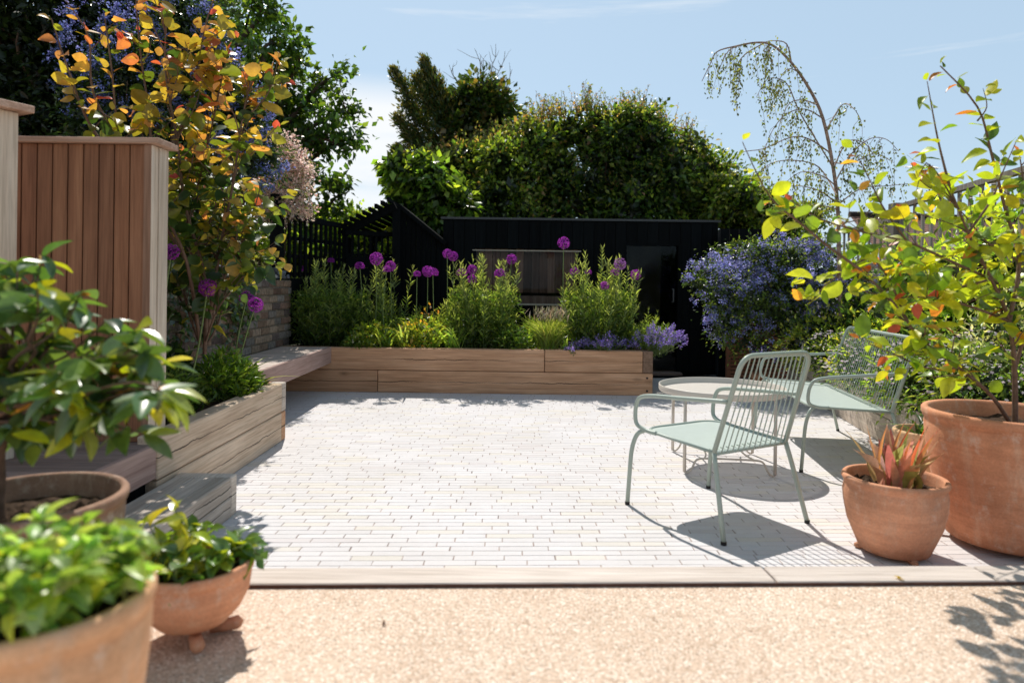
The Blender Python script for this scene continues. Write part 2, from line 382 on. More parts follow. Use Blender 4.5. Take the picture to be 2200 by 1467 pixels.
wisp = math_(nt, 'MULTIPLY', ramp(nt, cn2, [(.60, (0, 0, 0)), (.72, (1, 1, 1))]), .55)
skc = mixc(nt, 1.0, sky.outputs[0], (1.0, 1.0, 1.0), 'MULTIPLY')
hz = mixc(nt, .66, skc, (5.7, 7.5, 9.05))
c = mixc(nt, wisp, hz, (8.0, 8.6, 9.2)); c = mixc(nt, math_(nt, 'MULTIPLY', mk, .95), c, (9.3, 9.5, 9.7))
dim = ramp(nt, sp.outputs[2], [(.40, (1, 1, 1)), (.62, (.58, .58, .59)), (1.0, (.42, .43, .45))]); c = mixc(nt, 1.0, c, dim, 'MULTIPLY')
lk(nt, c, bg.inputs['Color']); bg.inputs['Strength'].default_value = .105
sl = bpy.data.lights.new('sun', 'SUN'); sl.energy = 5.0; sl.angle = math.radians(.53); sl.color = (1.0, .95, .87)
so = link(bpy.data.objects.new('sun', sl)); so.rotation_euler = SDIR.to_track_quat('Z', 'Y').to_euler(); so.location = (0, 0, 20)

cam = bpy.data.cameras.new('camera'); cam.lens = 24; cam.sensor_width = 36; cam.clip_start = .05; cam.clip_end = 2000
cam.shift_y = -(733.5-CY)/2200
co = link(bpy.data.objects.new('camera', cam))
co.matrix_world = Matrix.Translation((0, 0, H)) @ Matrix.Rotation(PI/2, 4, 'X') @ Matrix.Rotation(ROLL, 4, 'Z')
cam.dof.use_dof = True; cam.dof.focus_distance = 5.0; cam.dof.aperture_fstop = 1.9; cam.dof.aperture_blades = 0
scene.camera = co
scene.view_settings.view_transform = 'Standard'; scene.view_settings.look = 'None'; scene.view_settings.exposure = 0; scene.view_settings.gamma = 1
scene.cycles.use_denoising = True; scene.cycles.max_bounces = 8; scene.cycles.transparent_max_bounces = 8
scene.cycles.sample_clamp_indirect = 6
# ================================================================ SETTING
g = MB(); g.add([(-400, -200, -.06), (400, -200, -.06), (400, 600, -.06), (-400, 600, -.06)], [(0, 1, 2, 3)])
tag(g.build('ground', M['ground']), kind='structure')
SK = math.radians(2.2)                       # the paving runs slightly askew
cS, sS = math.cos(SK), math.sin(SK)
def sk(x, y):                                # paving frame: origin on the edging board
    return (x*cS - y*sS, 2.345 + x*sS + y*cS)
g = MB()
pts = [(-6, -6), (6, -6), (6, 2.775), (-6, 2.775)]
GZ = .168
g.add([(-8, -8, GZ), (8, -8, GZ), (*sk(8, -.10), GZ), (*sk(-8, -.10), GZ), (-8, -8, -.055), (8, -8, -.055), (*sk(8, -.10), -.055), (*sk(-8, -.10), -.055)], [(0, 1, 2, 3), (3, 2, 6, 7), (4, 5, 1, 0), (1, 5, 6, 2), (0, 3, 7, 4)])
tag(g.build('gravel_path', M['gravel']), kind='structure')
g = MB(); g.add([(1.2, 7.0, -.03), (6, 7.0, -.03), (6, 10.5, -.03), (-5, 10.5, -.03), (-5, 8.3, -.03), (1.2, 8.3, -.03)], [(0, 1, 2, 3, 4, 5)])
tag(g.build('slate_gravel', M['darkgravel']), kind='structure')
# pavers: every brick real, one paved sheet
rg = R(5); pv = MB(); joint = .0013
RH = .0505
rows = int(6.18/RH)
V = []; Fc = []; C = []
for r in range(rows):
    y0 = .004 + r*RH; x = -3.2 - (r % 2)*.107 - .035*math.sin(r*.7) - rg.rand()*.05
    while x < 3.9:
        L = .214 + rg.randn()*.0012 if rg.rand() < .985 else .16
        wy0, wy1 = y0 + .0014, y0 + RH - joint*.3 - rg.rand()*.0014
        dz = 0.0; tl = 0.0
        X0, X1 = x+.0018, x+L-.0018-rg.rand()*.0020
        xw, yw = sk((X0+X1)/2, wy0)
        if -2.6 < xw < 4.2 and yw < 8.55:
            jj = rg.randn(4)*.0007
            p = [(X0+jj[0], wy0+jj[1]), (X1+jj[2], wy0+jj[3]), (X1+jj[1], wy1+jj[0]), (X0+jj[3], wy1+jj[2])]
            e = .0007
            q = [(p[0][0]+e, p[0][1]+e), (p[1][0]-e, p[1][1]+e), (p[2][0]-e, p[2][1]-e), (p[3][0]+e, p[3][1]-e)]
            b = len(V)
            for (a_, b_) in p: V.append((*sk(a_+.04*b_, b_), -.012))
            for (a_, b_) in p: V.append((*sk(a_+.04*b_, b_), -.0011))
            for k_, (a_, b_) in enumerate(q): V.append((*sk(a_+.04*b_, b_), dz+(tl if k_ in (1, 2) else -tl)))
            for i in range(4):
                j = (i+1) % 4; Fc.append((b+i, b+j, b+4+j, b+4+i)); Fc.append((b+4+i, b+4+j, b+8+j, b+8+i))
            Fc.append((b+8, b+9, b+10, b+11))
            t = rg.rand(); br = .93 + .07*rg.rand()
            cc = np.array([.685, .665, .675])*br
            if t < .16: cc = np.array([.69, .655, .615])*br
            if t > .93: cc = np.array([.655, .62, .625])*br
            C += [cc]*12
        x += L
tag(mesh_obj('patio_paving', np.array(V), np.array(Fc), M['paver'], None, np.array(C)), kind='structure')
g = MB(); g.add([(*sk(-3.3, .0), -.0015), (*sk(4.4, 0), -.0015), (*sk(4.4, 6.2), -.0015), (*sk(-3.3, 6.2), -.0015)], [(0, 1, 2, 3)])
tag(g.build('patio_joint_sand', plain('joint_sand', (.34, .275, .25), .95, .1, nz=.5, nscale=7)), kind='structure')

# edging boards
ed = thing('edging_board', 'long flat weathered edging board between the white paving and the gravel', 'edging')
ed.location = (0, 2.28, .14)
M['edge'] = wood('edging_weathered', (.50, .42, .36), (.62, .54, .48), (.70, .63, .57), 0, crack=False, knots=False)
joints = [-1.66, gnd(1650, 1230, .18)[0], gnd(2100, 1230, .18)[0]+.02, 4.4]
for i in range(3):
    mb = MB(); x0, x1 = joints[i]+.004, joints[i+1]-.004
    mb.box(x0, x1, -.125, 0, .164, .182, bev=.004)
    mb.V = [(*sk(v[0], v[1]), v[2]) for v in mb.V]
    o = mb.build('board', M['edge'], ed)
mb = MB(); mb.box(-1.64, 4.4, -.085, -.02, -.05, .146); mb.V = [(*sk(v[0], v[1]), v[2]) for v in mb.V]; mb.build('riser', M['sleeper_x'], ed)
mb = MB(); mb.box(-1.64, 4.4, -.1275, -.1255, .10, .1790); mb.V = [(*sk(v[0], v[1]), v[2]) for v in mb.V]; mb.build('edge_shade_strip', M['edge_shade'], ed)  # thin dark strip paints the shade on the boards' front face

# sleepers -------------------------------------------------------
def sleeper(parent, x0, x1, y0, y1, z0, z1, mat, name='sleeper', bev=.006, skew=None):
    cx, cy, cz = (x0+x1)/2, (y0+y1)/2, (z0+z1)/2
    mb = MB(); mb.box(x0-cx, x1-cx, y0-cy, y1-cy, z0-cz, z1-cz, bev=bev)
    o = mb.build(name, mat, parent, world=False)
    p = Vector(parent.location)
    o.location = Vector((cx, cy, cz)) - p
    return o
# back planter
BP = thing('raised_planter', 'long low oak sleeper planter across the back of the patio before the black shed', 'planter', (-.2, 7.7, 0))
xl, xr = -2.45, 1.497; zt = .466
jn = gnd(1170, 800)[0]*0 + at(1170, 770, 7.2)[0]; jl = at(811, 820, 7.2)[0]
e0 = at(1381, 800, 7.2)[0]
sleeper(BP, xl, jn-.003, 7.2, 7.32, .237, zt, M['sleeper_x']); sleeper(BP, jn+.003, e0-.002, 7.2, 7.32, .237, zt, M['sleeper_x'])
sleeper(BP, xl, jl-.003, 7.2, 7.32, 0, .231, M['sleeper_x']); sleeper(BP, jl+.003, xr, 7.2, 7.32, 0, .231, M['sleeper_x'])
sleeper(BP, e0+.002, xr, 7.2, 8.2, .237, zt, M['endgrain']); sleeper(BP, e0+.004, xr, 7.325, 8.2, 0, .231, M['sleeper_y'])
sleeper(BP, xl, xr, 8.203, 8.32, 0, zt, M['sleeper_x'])
for z in (.05, .185):
    mb = MB(); c_ = (xr-.06); mb.tube([(c_, 7.190, z), (c_, 7.21, z)], .011, 10); mb.build('bolt', M['rubber'], BP)
def soil(parent, poly, z, seed=0):
    rg = R(seed); x0, x1 = min(p[0] for p in poly), max(p[0] for p in poly)
    n = 40; V_ = []; F_ = []
    a, b, c_, d = [Vector((*p, 0)) for p in poly]
    m = 16
    for j in range(m+1):
        for i in range(n+1):
            s_, t_ = i/n, j/m
            p = (a*(1-s_)+b*s_)*(1-t_) + (d*(1-s_)+c_*s_)*t_
            V_.append((p.x, p.y, z + rg.randn()*.008))
    for j in range(m):
        for i in range(n):
            k = j*(n+1)+i; F_.append((k, k+1, k+n+2, k+n+1))
    return mesh_obj('soil', V_, F_, M['soil'], parent, np.ones((len(V_), 3)), True)
soil(BP, [(xl, 7.322), (e0, 7.322), (e0, 8.2), (xl, 8.2)], .43)

# left planter
XF = -1.65
LP = thing('raised_planter', 'pale two-tier sleeper planter jutting out at the left beside the slatted screen', 'planter', (-1.95, 4.1, 0))
sleeper(LP, XF-.1, XF, 3.20, 4.93, .213, .418, M['sleeper_y']); sleeper(LP, XF-.1, XF, 3.20, 4.93, 0, .207, M['sleeper_y'])
sleeper(LP, XF-.1, XF-.001, 4.933, 5.02, .213, .418, M['sleeper_grey']); sleeper(LP, -2.4, XF-.002, 4.935, 5.02, 0, .207, M['sleeper_x'])
sleeper(LP, -2.4, XF-.103, 4.93, 5.02, .213, .416, M['sleeper_x'])
soil(LP, [(-2.5, 3.4), (XF-.1, 3.4), (XF-.1, 4.93), (-2.5, 4.93)], .375, 3)
# bench
BN = thing('wooden_bench', 'built-in timber bench with plank top bridging the two sleeper planters by the wall', 'bench', (-2.1, 6.1, 0))
k = 0
y = 5.025
while y < 7.19:
    y2 = min(y+.138, 7.197)
    sleeper(BN, -2.42, -1.93, y, y2-.006, .445, .472, M['benchtop'], 'top_board', .003); y += .138
sleeper(BN, -1.927, -1.895, 5.023, 7.197, .305, .474, M['fascia'], 'front_board', .003)
sleeper(BN, -2.42, -2.15, 6.0, 6.08, .0, .443, M['fascia'], 'support', .003)

# step box
ST = thing('timber_step', 'low shaded sleeper step below the decking behind the shallow bowl', 'step', (-1.5, 3.0, 0))
sleeper(ST, -1.43, -1.357, 2.32, 3.33, .103, .196, M['sleeper_grey']); sleeper(ST, -1.43, -1.357, 2.32, 3.33, 0, .098, M['sleeper_grey'])
sleeper(ST, -1.64, -1.357, 3.333, 3.40, .0, .196, M['sleeper_grey'])
for i, (a_, b_) in enumerate(((-1.638, -1.54), (-1.534, -1.433))): sleeper(ST, a_, b_, 2.32, 3.33, .0, .192, M['sleeper_grey'], 'tread', .003)
# deck
DK = thing('timber_deck', 'raised dark timber deck in shadow at the foot of the slatted screen', 'deck', (-2.3, 2.8, 0))
y = 2.3
while y < 3.24:
    sleeper(DK, -4.2, -1.684, y, y+.139, .356, .38, M['decking'], 'deck_board', .003); y += .145
sleeper(DK, -1.68, -1.652, 2.3, 3.19, .225, .383, M['fascia'], 'fascia_board', .003)
sleeper(DK, -4.2, -1.70, 2.28, 2.296, .0, .383, M['fascia'], 'end_board', .003)
sleeper(DK, -1.75, -1.70, 2.3, 3.19, .0, .35, M['black'], 'bearer', .003)

# cladded screen at the end of the deck
def cladding(parent, x0, x1, y, z0, z1, seed, w_=.0735, mat='cladding'):
    rg = R(seed); x = x1
    mb = MB()
    while x > x0:
        s = .82+.36*rg.rand(); mb.c = (s*(1+.05*rg.rand()), s, s*(1-.05*rg.rand()))
        mb.box(x-w_+.006, x, y-.018, y, z0, z1, bev=.002); x -= w_
    mb.c = (.12, .12, .12); mb.box(x0, x1, y+.001, y+.02, z0, z1)
    return mb.build('cladding_boards', M[mat], parent)
SC = thing('slatted_screen', 'tall screen of reddish vertical cedar boards with pale end posts and a cap board', 'screen', (-2.3, 3.33, .38))
top = at(322, 312, 3.25)[2]
cladding(SC, -2.75, -1.752, 3.26, .382, top, 3)
mb = MB(); mb.box(-1.750, -1.716, 3.238, 3.30, .382, top, bev=.002); mb.c = (.45, .32, .27); mb.box(-1.7505, -1.7170, 3.234, 3.2375, .382, top); mb.build('end_post', M['pale_post'], SC)
mb = MB(); mb.box(-1.750, -1.712, 3.304, 3.39, .382, top, bev=.002); mb.build('end_post', M['pale_post'], SC)
mb = MB(); mb.box(-2.75, -1.752, 3.37, 3.388, .382, top); mb.build('back_panel', M['cladding'], SC)
mb = MB(); mb.box(-2.76, -1.675, 3.215, 3.415, top+.002, top+.030, bev=.003); mb.build('cap_board', M['cap'], SC)
# near return of the screen
p0 = at(31, 990, 2.93); ang = math.radians(-25)
SC2 = thing('slatted_screen', 'pale capped screen end cropped by the left edge of the picture', 'screen', (p0.x, p0.y, .38), ang)
t2 = at(33, 243, 2.93)[2]-.38
for (n_, y0, y1, ins) in (('end_post', -.075, 0, 0), ('end_post', -.17, -.08, .004)):
    mb = MB(); mb.box(-.03-ins, -ins, y0, y1, 0, t2, bev=.003); mb.build(n_, M['pale_post'], SC2, world=False)
mb = MB()
for i in range(8): mb.box(-.022, -.004, -.25-.076*i, -.182-.076*i, 0, t2, bev=.002)
mb.build('cladding_boards', M['pale_post'], SC2, world=False)
mb = MB(); mb.box(-.14, .045, -.85, .04, t2+.002, t2+.034, bev=.003); mb.build('cap_board', M['cap'], SC2, world=False)
mb = MB(); mb.box(-.10, -.032, -.80, -.0, 0, t2); mb.build('back_panel', M['cladding'], SC2, world=False)

# brick and flint wall
WL = thing('brick_wall', 'old dark brick wall topped with rough flints beside the bench', 'wall', (-2.5, 5.6, 0))
mb = MB(); rg = R(8)
for r in range(15):
    z = .0+.078*r; y = 3.5 - (.11 if r % 2 else 0)
    while y < 7.46:
        L = .215*(.93+.1*rg.rand()); t = rg.rand()
        cc = np.array([(.15, .095, .07), (.19, .13, .09), (.11, .085, .075), (.24, .18, .13), (.17, .15, .13)][int(t*5)])*(.8+.7*rg.rand())
        mb.c = tuple(cc); dx = rg.rand()*.012
        mb.box(-2.56, -2.43+dx, y, min(y+L, 7.5), z+.006+rg.rand()*.003, z+.072, bev=.006); y += L+.012
mb.build('brickwork', M['brick'], WL)
mb = MB(); mb.box(-2.60, -2.438, 3.4, 7.49, 0, 1.17); mb.build('mortar_core', M['mortar'], WL)
mb = MB(); rg = R(12)
for i in range(260):
    y = 3.5+4.0*rg.rand(); x = -2.53+.05*rg.randn(); z = 1.19+.09*rg.rand()**1.5
    s = .025+.035*rg.rand(); d = rg.randn(14, 3)*np.array([1, 1.3, .8]); d /= np.linalg.norm(d, axis=1)[:, None]
    import bmesh
    bm = bmesh.new(); 
    for q in d: bm.verts.new((x+q[0]*s*.9, y+q[1]*s*1.4*(.7+.6*rg.rand()), z+q[2]*s*.8))
    h = bmesh.ops.convex_hull(bm, input=bm.verts); bm.verts.index_update()
    vs = [v.co[:] for v in bm.verts]; fs = [tuple(v.index for v in f.verts) for f in bm.faces]; bm.free()
    t = rg.rand(); mb.c = (.14, .155, .18) if t < .45 else ((.40, .39, .37) if t < .8 else (.05, .055, .065))
    mb.add(vs, fs)
mb.build('flint_coping', M['flint'], WL)

# black trellis fence --------------------------------------------
def trellis(name, label, p0, p1, z0, z1, parent_mat, sx, sz, grp=None, w_=.03, t_=.02, board_z=None, board_mat=None, rail=.06, lattice_to=None):
    p0, p1 = Vector((*p0, 0)), Vector((*p1, 0)); L = (p1-p0).length; a = math.atan2(p1.y-p0.y, p1.x-p0.x)
    t = thing(name, label, 'fence', (p0.x, p0.y, 0), a, grp)
    lz = z0 if board_z is None else board_z
    n = max(1, int(L/sx)); mb = MB()
    for i in range(n+1): mb.box(L*i/n-w_/2, L*i/n+w_/2, -t_/2, t_/2, lz, z1-rail)
    m_ = int((z1-lz)/sz)
    for j in range(1, m_+1):
        z = z1-rail-(z1-lz)*j/(m_+.5)
        if z > lz: mb.box(0, L, t_/2+.001, t_/2+t_, z-w_/2, z+w_/2)
    mb.build('trellis_panel', parent_mat, t, world=False)
    mb = MB(); mb.box(-.02, L+.02, -.03, .03, z1-rail+.001, z1); mb.build('top_rail', parent_mat, t, world=False)
    if board_z is not None:
        mb = MB(); z = z0
        while z < board_z-.02:
            mb.c = (.8+.3*rg.rand(),)*3
            mb.box(0, L, -.012, .012, z, z+.142, bev=.002); z += .15
        mb.build('board_panel', board_mat or parent_mat, t, world=False)
    return t
pz = at(580, 447, 7.05)
def post(parent, x, y, h, w_, mat, name='post'):
    mb = MB(); mb.box(x-w_/2, x+w_/2, y-w_/2, y+w_/2, 0, h, bev=.006); return mb.build(name, mat, parent)
T1 = trellis('trellis_fence', 'black square lattice trellis rising above the flint-topped wall', (-2.47, 7.55), (-2.15, 8.7), 0, at(600, 461, 7.6)[2], M['black'], .10, .19, 'black trellis panels', board_z=1.2, w_=.042)
post(T1, -2.56, 7.42, 2.10, .12, M['black'])
T2 = trellis('trellis_fence', 'black lattice fence with solid lower boards under the slatted pergola', (-2.12, 8.72), (-1.35, 9.05), 0, 1.82, M['black'], .07, .2, 'black trellis panels', board_z=1.45)
# pergola with one open slatted slope, one solid
PG = thing('pergola', 'black lean-to pergola with open roof battens sloping away left of the shed', 'pergola', (-1.9, 9.3, 0))
apx = at(850, 442, 8.8); low = at(735, 503, 8.8); rl = at(960, 540, 8.8)
mb = MB(); mb.beam(low, apx, .06, .10); mb.build('rafter', M['black'], PG)
lo2, ap2 = low+Vector((0, 1.7, 0)), apx+Vector((0, 1.7, 0))
mb = MB(); mb.beam(lo2, ap2, .06, .10); mb.build('rafter', M['black'], PG)
for i in range(9):
    t_ = (i+.35)/9; a_ = low.lerp(apx, t_)+Vector((-.0, -.28, .075)); b_ = a_+Vector((0, 2.2, 0))
    mb = MB(); mb.beam(a_, b_, .035, .05); mb.build('batten', M['black'], PG)
for (x, y_, z) in ((low.x+.05, 8.86, low.z-.04), (apx.x+.01, 8.85, apx.z-.03), (low.x+.05, 10.45, low.z-.04)):
    mb = MB(); mb.box(x-.05, x+.05, y_-.05, y_+.05, 0, z); mb.build('post', M['black'], PG)
# gable wing
GB = thing('garden_store', 'black boarded store with a roof slope running down to the main shed', 'shed', (-1.2, 9.3, 0))
gx0, gx1 = apx.x+.06, -.86
zl, zr = apx.z-.02, at(958, 530, 8.9)[2]
mb = MB(); nB = 9
for i in range(nB):
    a_, b_ = gx0+(gx1-gx0)*i/nB, gx0+(gx1-gx0)*(i+1)/nB-.006
    za, zb = zl+(zr-zl)*i/nB, zl+(zr-zl)*(i+1)/nB
    y0, y1 = 8.9, 8.93
    mb.add([(a_, y0, 0), (b_, y0, 0), (b_, y0, zb), (a_, y0, za), (a_, y1, 0), (b_, y1, 0), (b_, y1, zb), (a_, y1, za)], [(0, 1, 2, 3), (7, 6, 5, 4), (0, 4, 5, 1), (2, 6, 7, 3), (1, 5, 6, 2), (0, 3, 7, 4)])
mb.build('wall', M['black'], GB)
mb = MB(); mb.box(gx0, gx1, 8.932, 10.5, 0, zr-.05); mb.build('wall', M['black'], GB)
mb = MB(); mb.beam((gx0-.03, 9.7, zl+.03), (gx1, 9.7, zr+.03), 1.75, .05); mb.build('roof', M['black'], GB)

# the black shed ----------------------------------------------------
SY = 9.0
SH = thing('garden_shed', 'wide flat-roofed black timber shed with a window and an open glazed doorway', 'shed', (.9, 10, 0))
sx0, sx1 = at(951, 600, SY)[0], at(1541, 600, SY)[0]; sz = at(1240, 470, SY)[2]
wx0, wx1 = at(1022, 600, SY)[0], at(1240, 600, SY)[0]; wz1, wz0 = at(1130, 540, SY)[2], at(1130, 652, SY)[2]
dx0, dx1 = at(1345, 600, SY)[0], at(1456, 600, SY)[0]; dz1 = at(1400, 528, SY)[2]
mb = MB(); rg = R(31); x = sx0
while x < sx1-.01:
    x2 = min(x+.142, sx1); s = .7+.7*rg.rand(); mb.c = (s, s, s); a_, b_ = x, x2-.005
    segs = [(0.04, sz-.03)]
    mid = (a_+b_)/2
    if wx0-.05 < mid < wx1+.05: segs = [(.04, wz0-.02), (wz1+.03, sz-.03)]
    if dx0-.04 < mid < dx1+.04: segs = [(dz1+.03, sz-.03)]
    for (q0, q1) in segs: mb.box(a_, b_, SY-.02, SY, q0, q1, bev=.002)
    x = x2
mb.build('front_cladding', M['black'], SH)
mb = MB(); mb.box(sx0, wx0-.05, SY+.002, SY+.1, 0, sz-.04); mb.box(wx1+.05, dx0-.04, SY+.002, SY+.1, 0, sz-.04); mb.box(dx1+.04, sx1, SY+.002, SY+.1, 0, sz-.04)
mb.box(wx0-.048, wx1+.048, SY+.002, SY+.1, 0, wz0-.025); mb.box(wx0-.048, wx1+.048, SY+.002, SY+.1, wz1+.035, sz-.04); mb.box(dx0-.038, dx1+.038, SY+.002, SY+.1, dz1+.035, sz-.04)
mb.box(sx0, sx0+.08, SY+.102, SY+2.4, 0, sz-.04); mb.box(sx1-.08, sx1, SY+.102, SY+2.4, 0, sz-.04); mb.box(sx0+.082, sx1-.082, SY+2.3, SY+2.398, 0, sz-.04)
mb.build('wall', M['black'], SH)
mb = MB(); mb.box(sx0-.03, sx1+.03, SY-.04, SY+2.45, sz-.028, sz+.0); mb.build('roof', plain('roof_edge_metal', (.03, .032, .034), .35, .5, nz=.1), SH)
mb = MB(); mb.box(sx0+.09, sx1-.09, SY+.105, SY+2.29, .0, .03); mb.build('floor', M['decking'], SH)
fr = MB(); d_ = .035
fr.box(wx0-.045, wx1+.045, SY-.03, SY+.05, wz1, wz1+.014); fr.box(wx0-.045, wx1+.045, SY-.035, SY+.05, wz0-.022, wz0)

fr.V = [v for v in fr.V]
WN = fr.build('window', plain('window_frame_oak', (.42, .36, .28), .5, .4, nz=.1), SH)
for a_ in (wx0-.045, wx1): mb = MB(); mb.box(a_, a_+.045, SY-.03, SY+.05, wz0+.001, wz1-.001); mb.build('side_frame', M['black'], WN)
mb = MB(); mb.box(wx0, wx1, SY, SY+.006, wz0, wz1); mb.build('pane', M['glass'], WN)
# made-up boards and shelf behind the pane stand in for its reflection
M['reflection_wood'] = wood('reflection_board_wood', (.26, .13, .10), (.44, .25, .19), (.60, .40, .32), 2, crack=False, knots=False)
mb = MB(); x = wx0-.1; rg = R(4)
while x < wx1+.08:
    s = .45+1.0*rg.rand(); mb.c = (s, s*.93, s*.88); mb.box(x, x+.10, SY+.16, SY+.178, wz0+.14, wz1+.1); x += .105
mb.build('reflection_boards', M['reflection_wood'], SH)
mb = MB(); mb.c = (1.35, 1.5, 1.6); mb.box(wx0-.05, wx1+.05, SY+.102, SY+.158, wz0-.015, wz0+.10, bev=.004); mb.build('reflection_shelf', M['reflection_wood'], SH)  # pale shelf stands in for the reflected planter timber
# door: frame, dark glass and things dimly seen inside
mb = MB(); mb.box(dx0-.036, dx0, SY-.025, SY+.06, .03, dz1); mb.box(dx1, dx1+.036, SY-.025, SY+.06, .03, dz1); mb.box(dx0-.036, dx1+.036, SY-.025, SY+.06, dz1+.001, dz1+.03)
DR = mb.build('door', M['black'], SH)
mb = MB(); mb.box(dx0+.001, dx1-.001, SY+.03, SY+.036, .06, dz1-.001); mb.build('pane', M['glass'], DR)
mb = MB(); V_, F_ = tube(round_path([(dx1-.06, SY+.03, .95), (dx1-.06, SY-.03, .95), (dx1-.06, SY-.03, 1.12), (dx1-.06, SY+.03, 1.12)], .02), .009, 8); mb.add(V_, F_); mb.build('handle', M['metal_grey'], DR)
mb = MB(); mb.box(dx0-.04, dx1+.04, SY-.16, SY-.03, .0, .035, bev=.004); mb.build('doorstep', M['decking'], SH)
mb = MB(); mb.box(dx0-.2, dx1+.1, SY+1.5, SY+1.54, .03, sz-.1); mb.build('inner_wall', plain('dim_interior_panel', (.10, .085, .05), .8, .2, nz=.3, nscale=4), SH)
# wall lantern inside, kitchen stove shape
BX = dx1+.62
# black fence right of the shed
F3 = thing('boarded_fence', 'black vertical boarded fence corner between the shed and the blue flowering shrub', 'fence', (3.0, 9.0, 0))
fz = at(1600, 492, 8.7)[2]
def boards(parent, p0, p1, z0, z1, w_, mat, name, th=.02, gap=.006, seed=0, cols=(.7, .6)):
    p0, p1 = Vector((*p0, 0)), Vector((*p1, 0)); d = (p1-p0); L = d.length; d.normalize(); nn = Vector((-d.y, d.x, 0))
    rg = R(seed); mb = MB(); s_ = 0
    while s_ < L-.01:
        e = min(s_+w_, L); k_ = cols[0]+cols[1]*rg.rand(); mb.c = (k_, k_, k_)
        a_, b_ = p0+d*s_, p0+d*(e-gap)
        V_ = [a_, b_, b_+nn*th, a_+nn*th]; V_ = [(v.x, v.y, z) for z in (z0, z1) for v in V_]
        mb.add(V_, [(3, 2, 1, 0), (4, 5, 6, 7), (0, 1, 5, 4), (1, 2, 6, 5), (2, 3, 7, 6), (3, 0, 4, 7)]); s_ = e
    return mb.build(name, mat, parent)
fx0 = at(1545, 600, 8.7)[0]; fx1 = at(1680, 600, 8.7)[0]
boards(F3, (fx0+.01, 8.7), (fx1, 8.7), 0, fz, .12, M['black'], 'board_panel', seed=2)
boards(F3, (at(1526, 600, 9.4)[0]+.03, 9.35), (fx0, 8.72), .0, fz-.02, .05, M['black'], 'slat_panel', gap=.02, seed=3, cols=(2.5, 2.5))
# low slatted gate
GT = thing('slatted_gate', 'low red-brown gate of horizontal slats below the blue flowering shrub', 'gate', (3.1, 8.45, 0))
gx = at(1565, 760, 8.45)[0]; gz = at(1565, 700, 8.45)[2]
mb = MB(); mb.box(gx-.03, gx+.02, 8.42, 8.47, 0, gz+.03, bev=.003); mb.build('post', M['gate'], GT)
mb = MB(); z = .04
while z < gz-.03: mb.box(gx+.022, gx+.95, 8.44, 8.458, z, z+.036); z += .047
mb.build('slats', M['gate'], GT)

# right planter ------------------------------------------------------
def rp(Y): return 2.79+.174*(Y-5.19)
ang = math.atan2(1, .174)
RP = thing('raised_planter', 'long pale weathered timber planter running down the right side behind the loveseat', 'planter', (rp(3.2), 3.2, 0), ang)
Lr = (8.15-3.2)/math.sin(ang)
M['rp'] = wood('pale_sleeper_right', (.42, .34, .27), (.60, .51, .42), (.70, .62, .53), 0, crack=False, knots=False, grain=1.0)
def lsl(parent, x0, x1, y0, y1, z0, z1, mat, name='sleeper'):
    cx, cy, cz = (x0+x1)/2, (y0+y1)/2, (z0+z1)/2
    mb = MB(); mb.box(x0-cx, x1-cx, y0-cy, y1-cy, z0-cz, z1-cz, bev=.006); o = mb.build(name, mat, parent, world=False); o.location = (cx, cy, cz); return o
for (a_, b_) in ((0, 2.3), (2.304, Lr)): lsl(RP, a_, b_, -.1, 0, .205, .40, M['rp'])
for (a_, b_) in ((0, 1.2), (1.204, 3.6), (3.604, Lr)): lsl(RP, a_, b_, -.098, -.001, 0, .20, M['rp'])
lsl(RP, Lr-.1, Lr, -1.5, -.102, 0, .40, M['rp'])
mb = MB(); 
soil(RP, [(rp(3.2)+.1, 3.2), (rp(3.2)+1.3, 3.2), (rp(8.1)+1.3, 8.1), (rp(8.1)+.1, 8.1)], .365, 9)

# right boundary trellis, silvered
def fp(Y): return 3.99+.174*(Y-5.19)
ftz = at(2040, 436, 6.6)[2]
T3 = trellis('trellis_fence', 'silvered timber fence with open vertical slats on top, right of the tall post', (fp(7.85), 7.85), (fp(4.2), 4.2), 0, 2.13, M['grey_fence'], .2, 1.2, 'silvered boundary fence panels', w_=.045, board_z=1.45, rail=.05)
pp = at(1925, 500, 7.95)
post(T3, pp.x, 7.95, at(1925, 437, 7.95)[2], .125, M['grey_fence'])
T4 = trellis('trellis_fence', 'silvered open-slat fence section left of the tall post by the birch', (fp(9.9), 9.9), (fp(8.05), 8.05), 0, 2.0, M['grey_fence'], .2, 1.2, 'silvered boundary fence panels', w_=.045, board_z=1.4, rail=.05)
# neighbour's house
hy = 20.0
h0, h1 = at(1845, 600, hy)[0], at(2165, 600, hy)[0]
hz0, hz1 = at(1900, 575, hy)[2], at(1850, 462, hy)[2]+.05
HS = thing('neighbour_house', 'neighbouring bungalow with a red clay tile roof seen over the silvered fence', 'house', (h0+2, hy+1, 0))
V_ = [(h0, hy+.6, hz1), (h1+1.5, hy+.6, hz1-.1), (h1+1.8, hy-2.4, hz0-.1), (h0-.5, hy-2.4, hz0)]
o = mesh_obj('roof', V_, [(3, 2, 1, 0)], M['tiles'], HS)
uv = o.data.uv_layers.new(name='uv')
for l, c_ in zip(uv.data, ((0, 0), (9.5, 0), (9, 3.6), (.4, 3.6))): l.uv = c_
mb = MB(); mb.tube([(h0, hy+.6, hz1+.03), (h1+1.5, hy+.6, hz1-.07)], .09, 8); mb.build('ridge_tiles', M['tiles'], HS)
mb = MB(); mb.box(h0-.1, h1+1.4, hy-2.0, hy+2.6, -.05, hz0-.02); mb.build('wall', M['render'], HS)
ax = at(1998, 400, hy)[0]; az = at(1998, 352, hy)[2]
AN = thing('tv_antenna', 'small black television aerial standing above the red roof against the sky', 'antenna', (ax+.3, hy+.6, hz1))
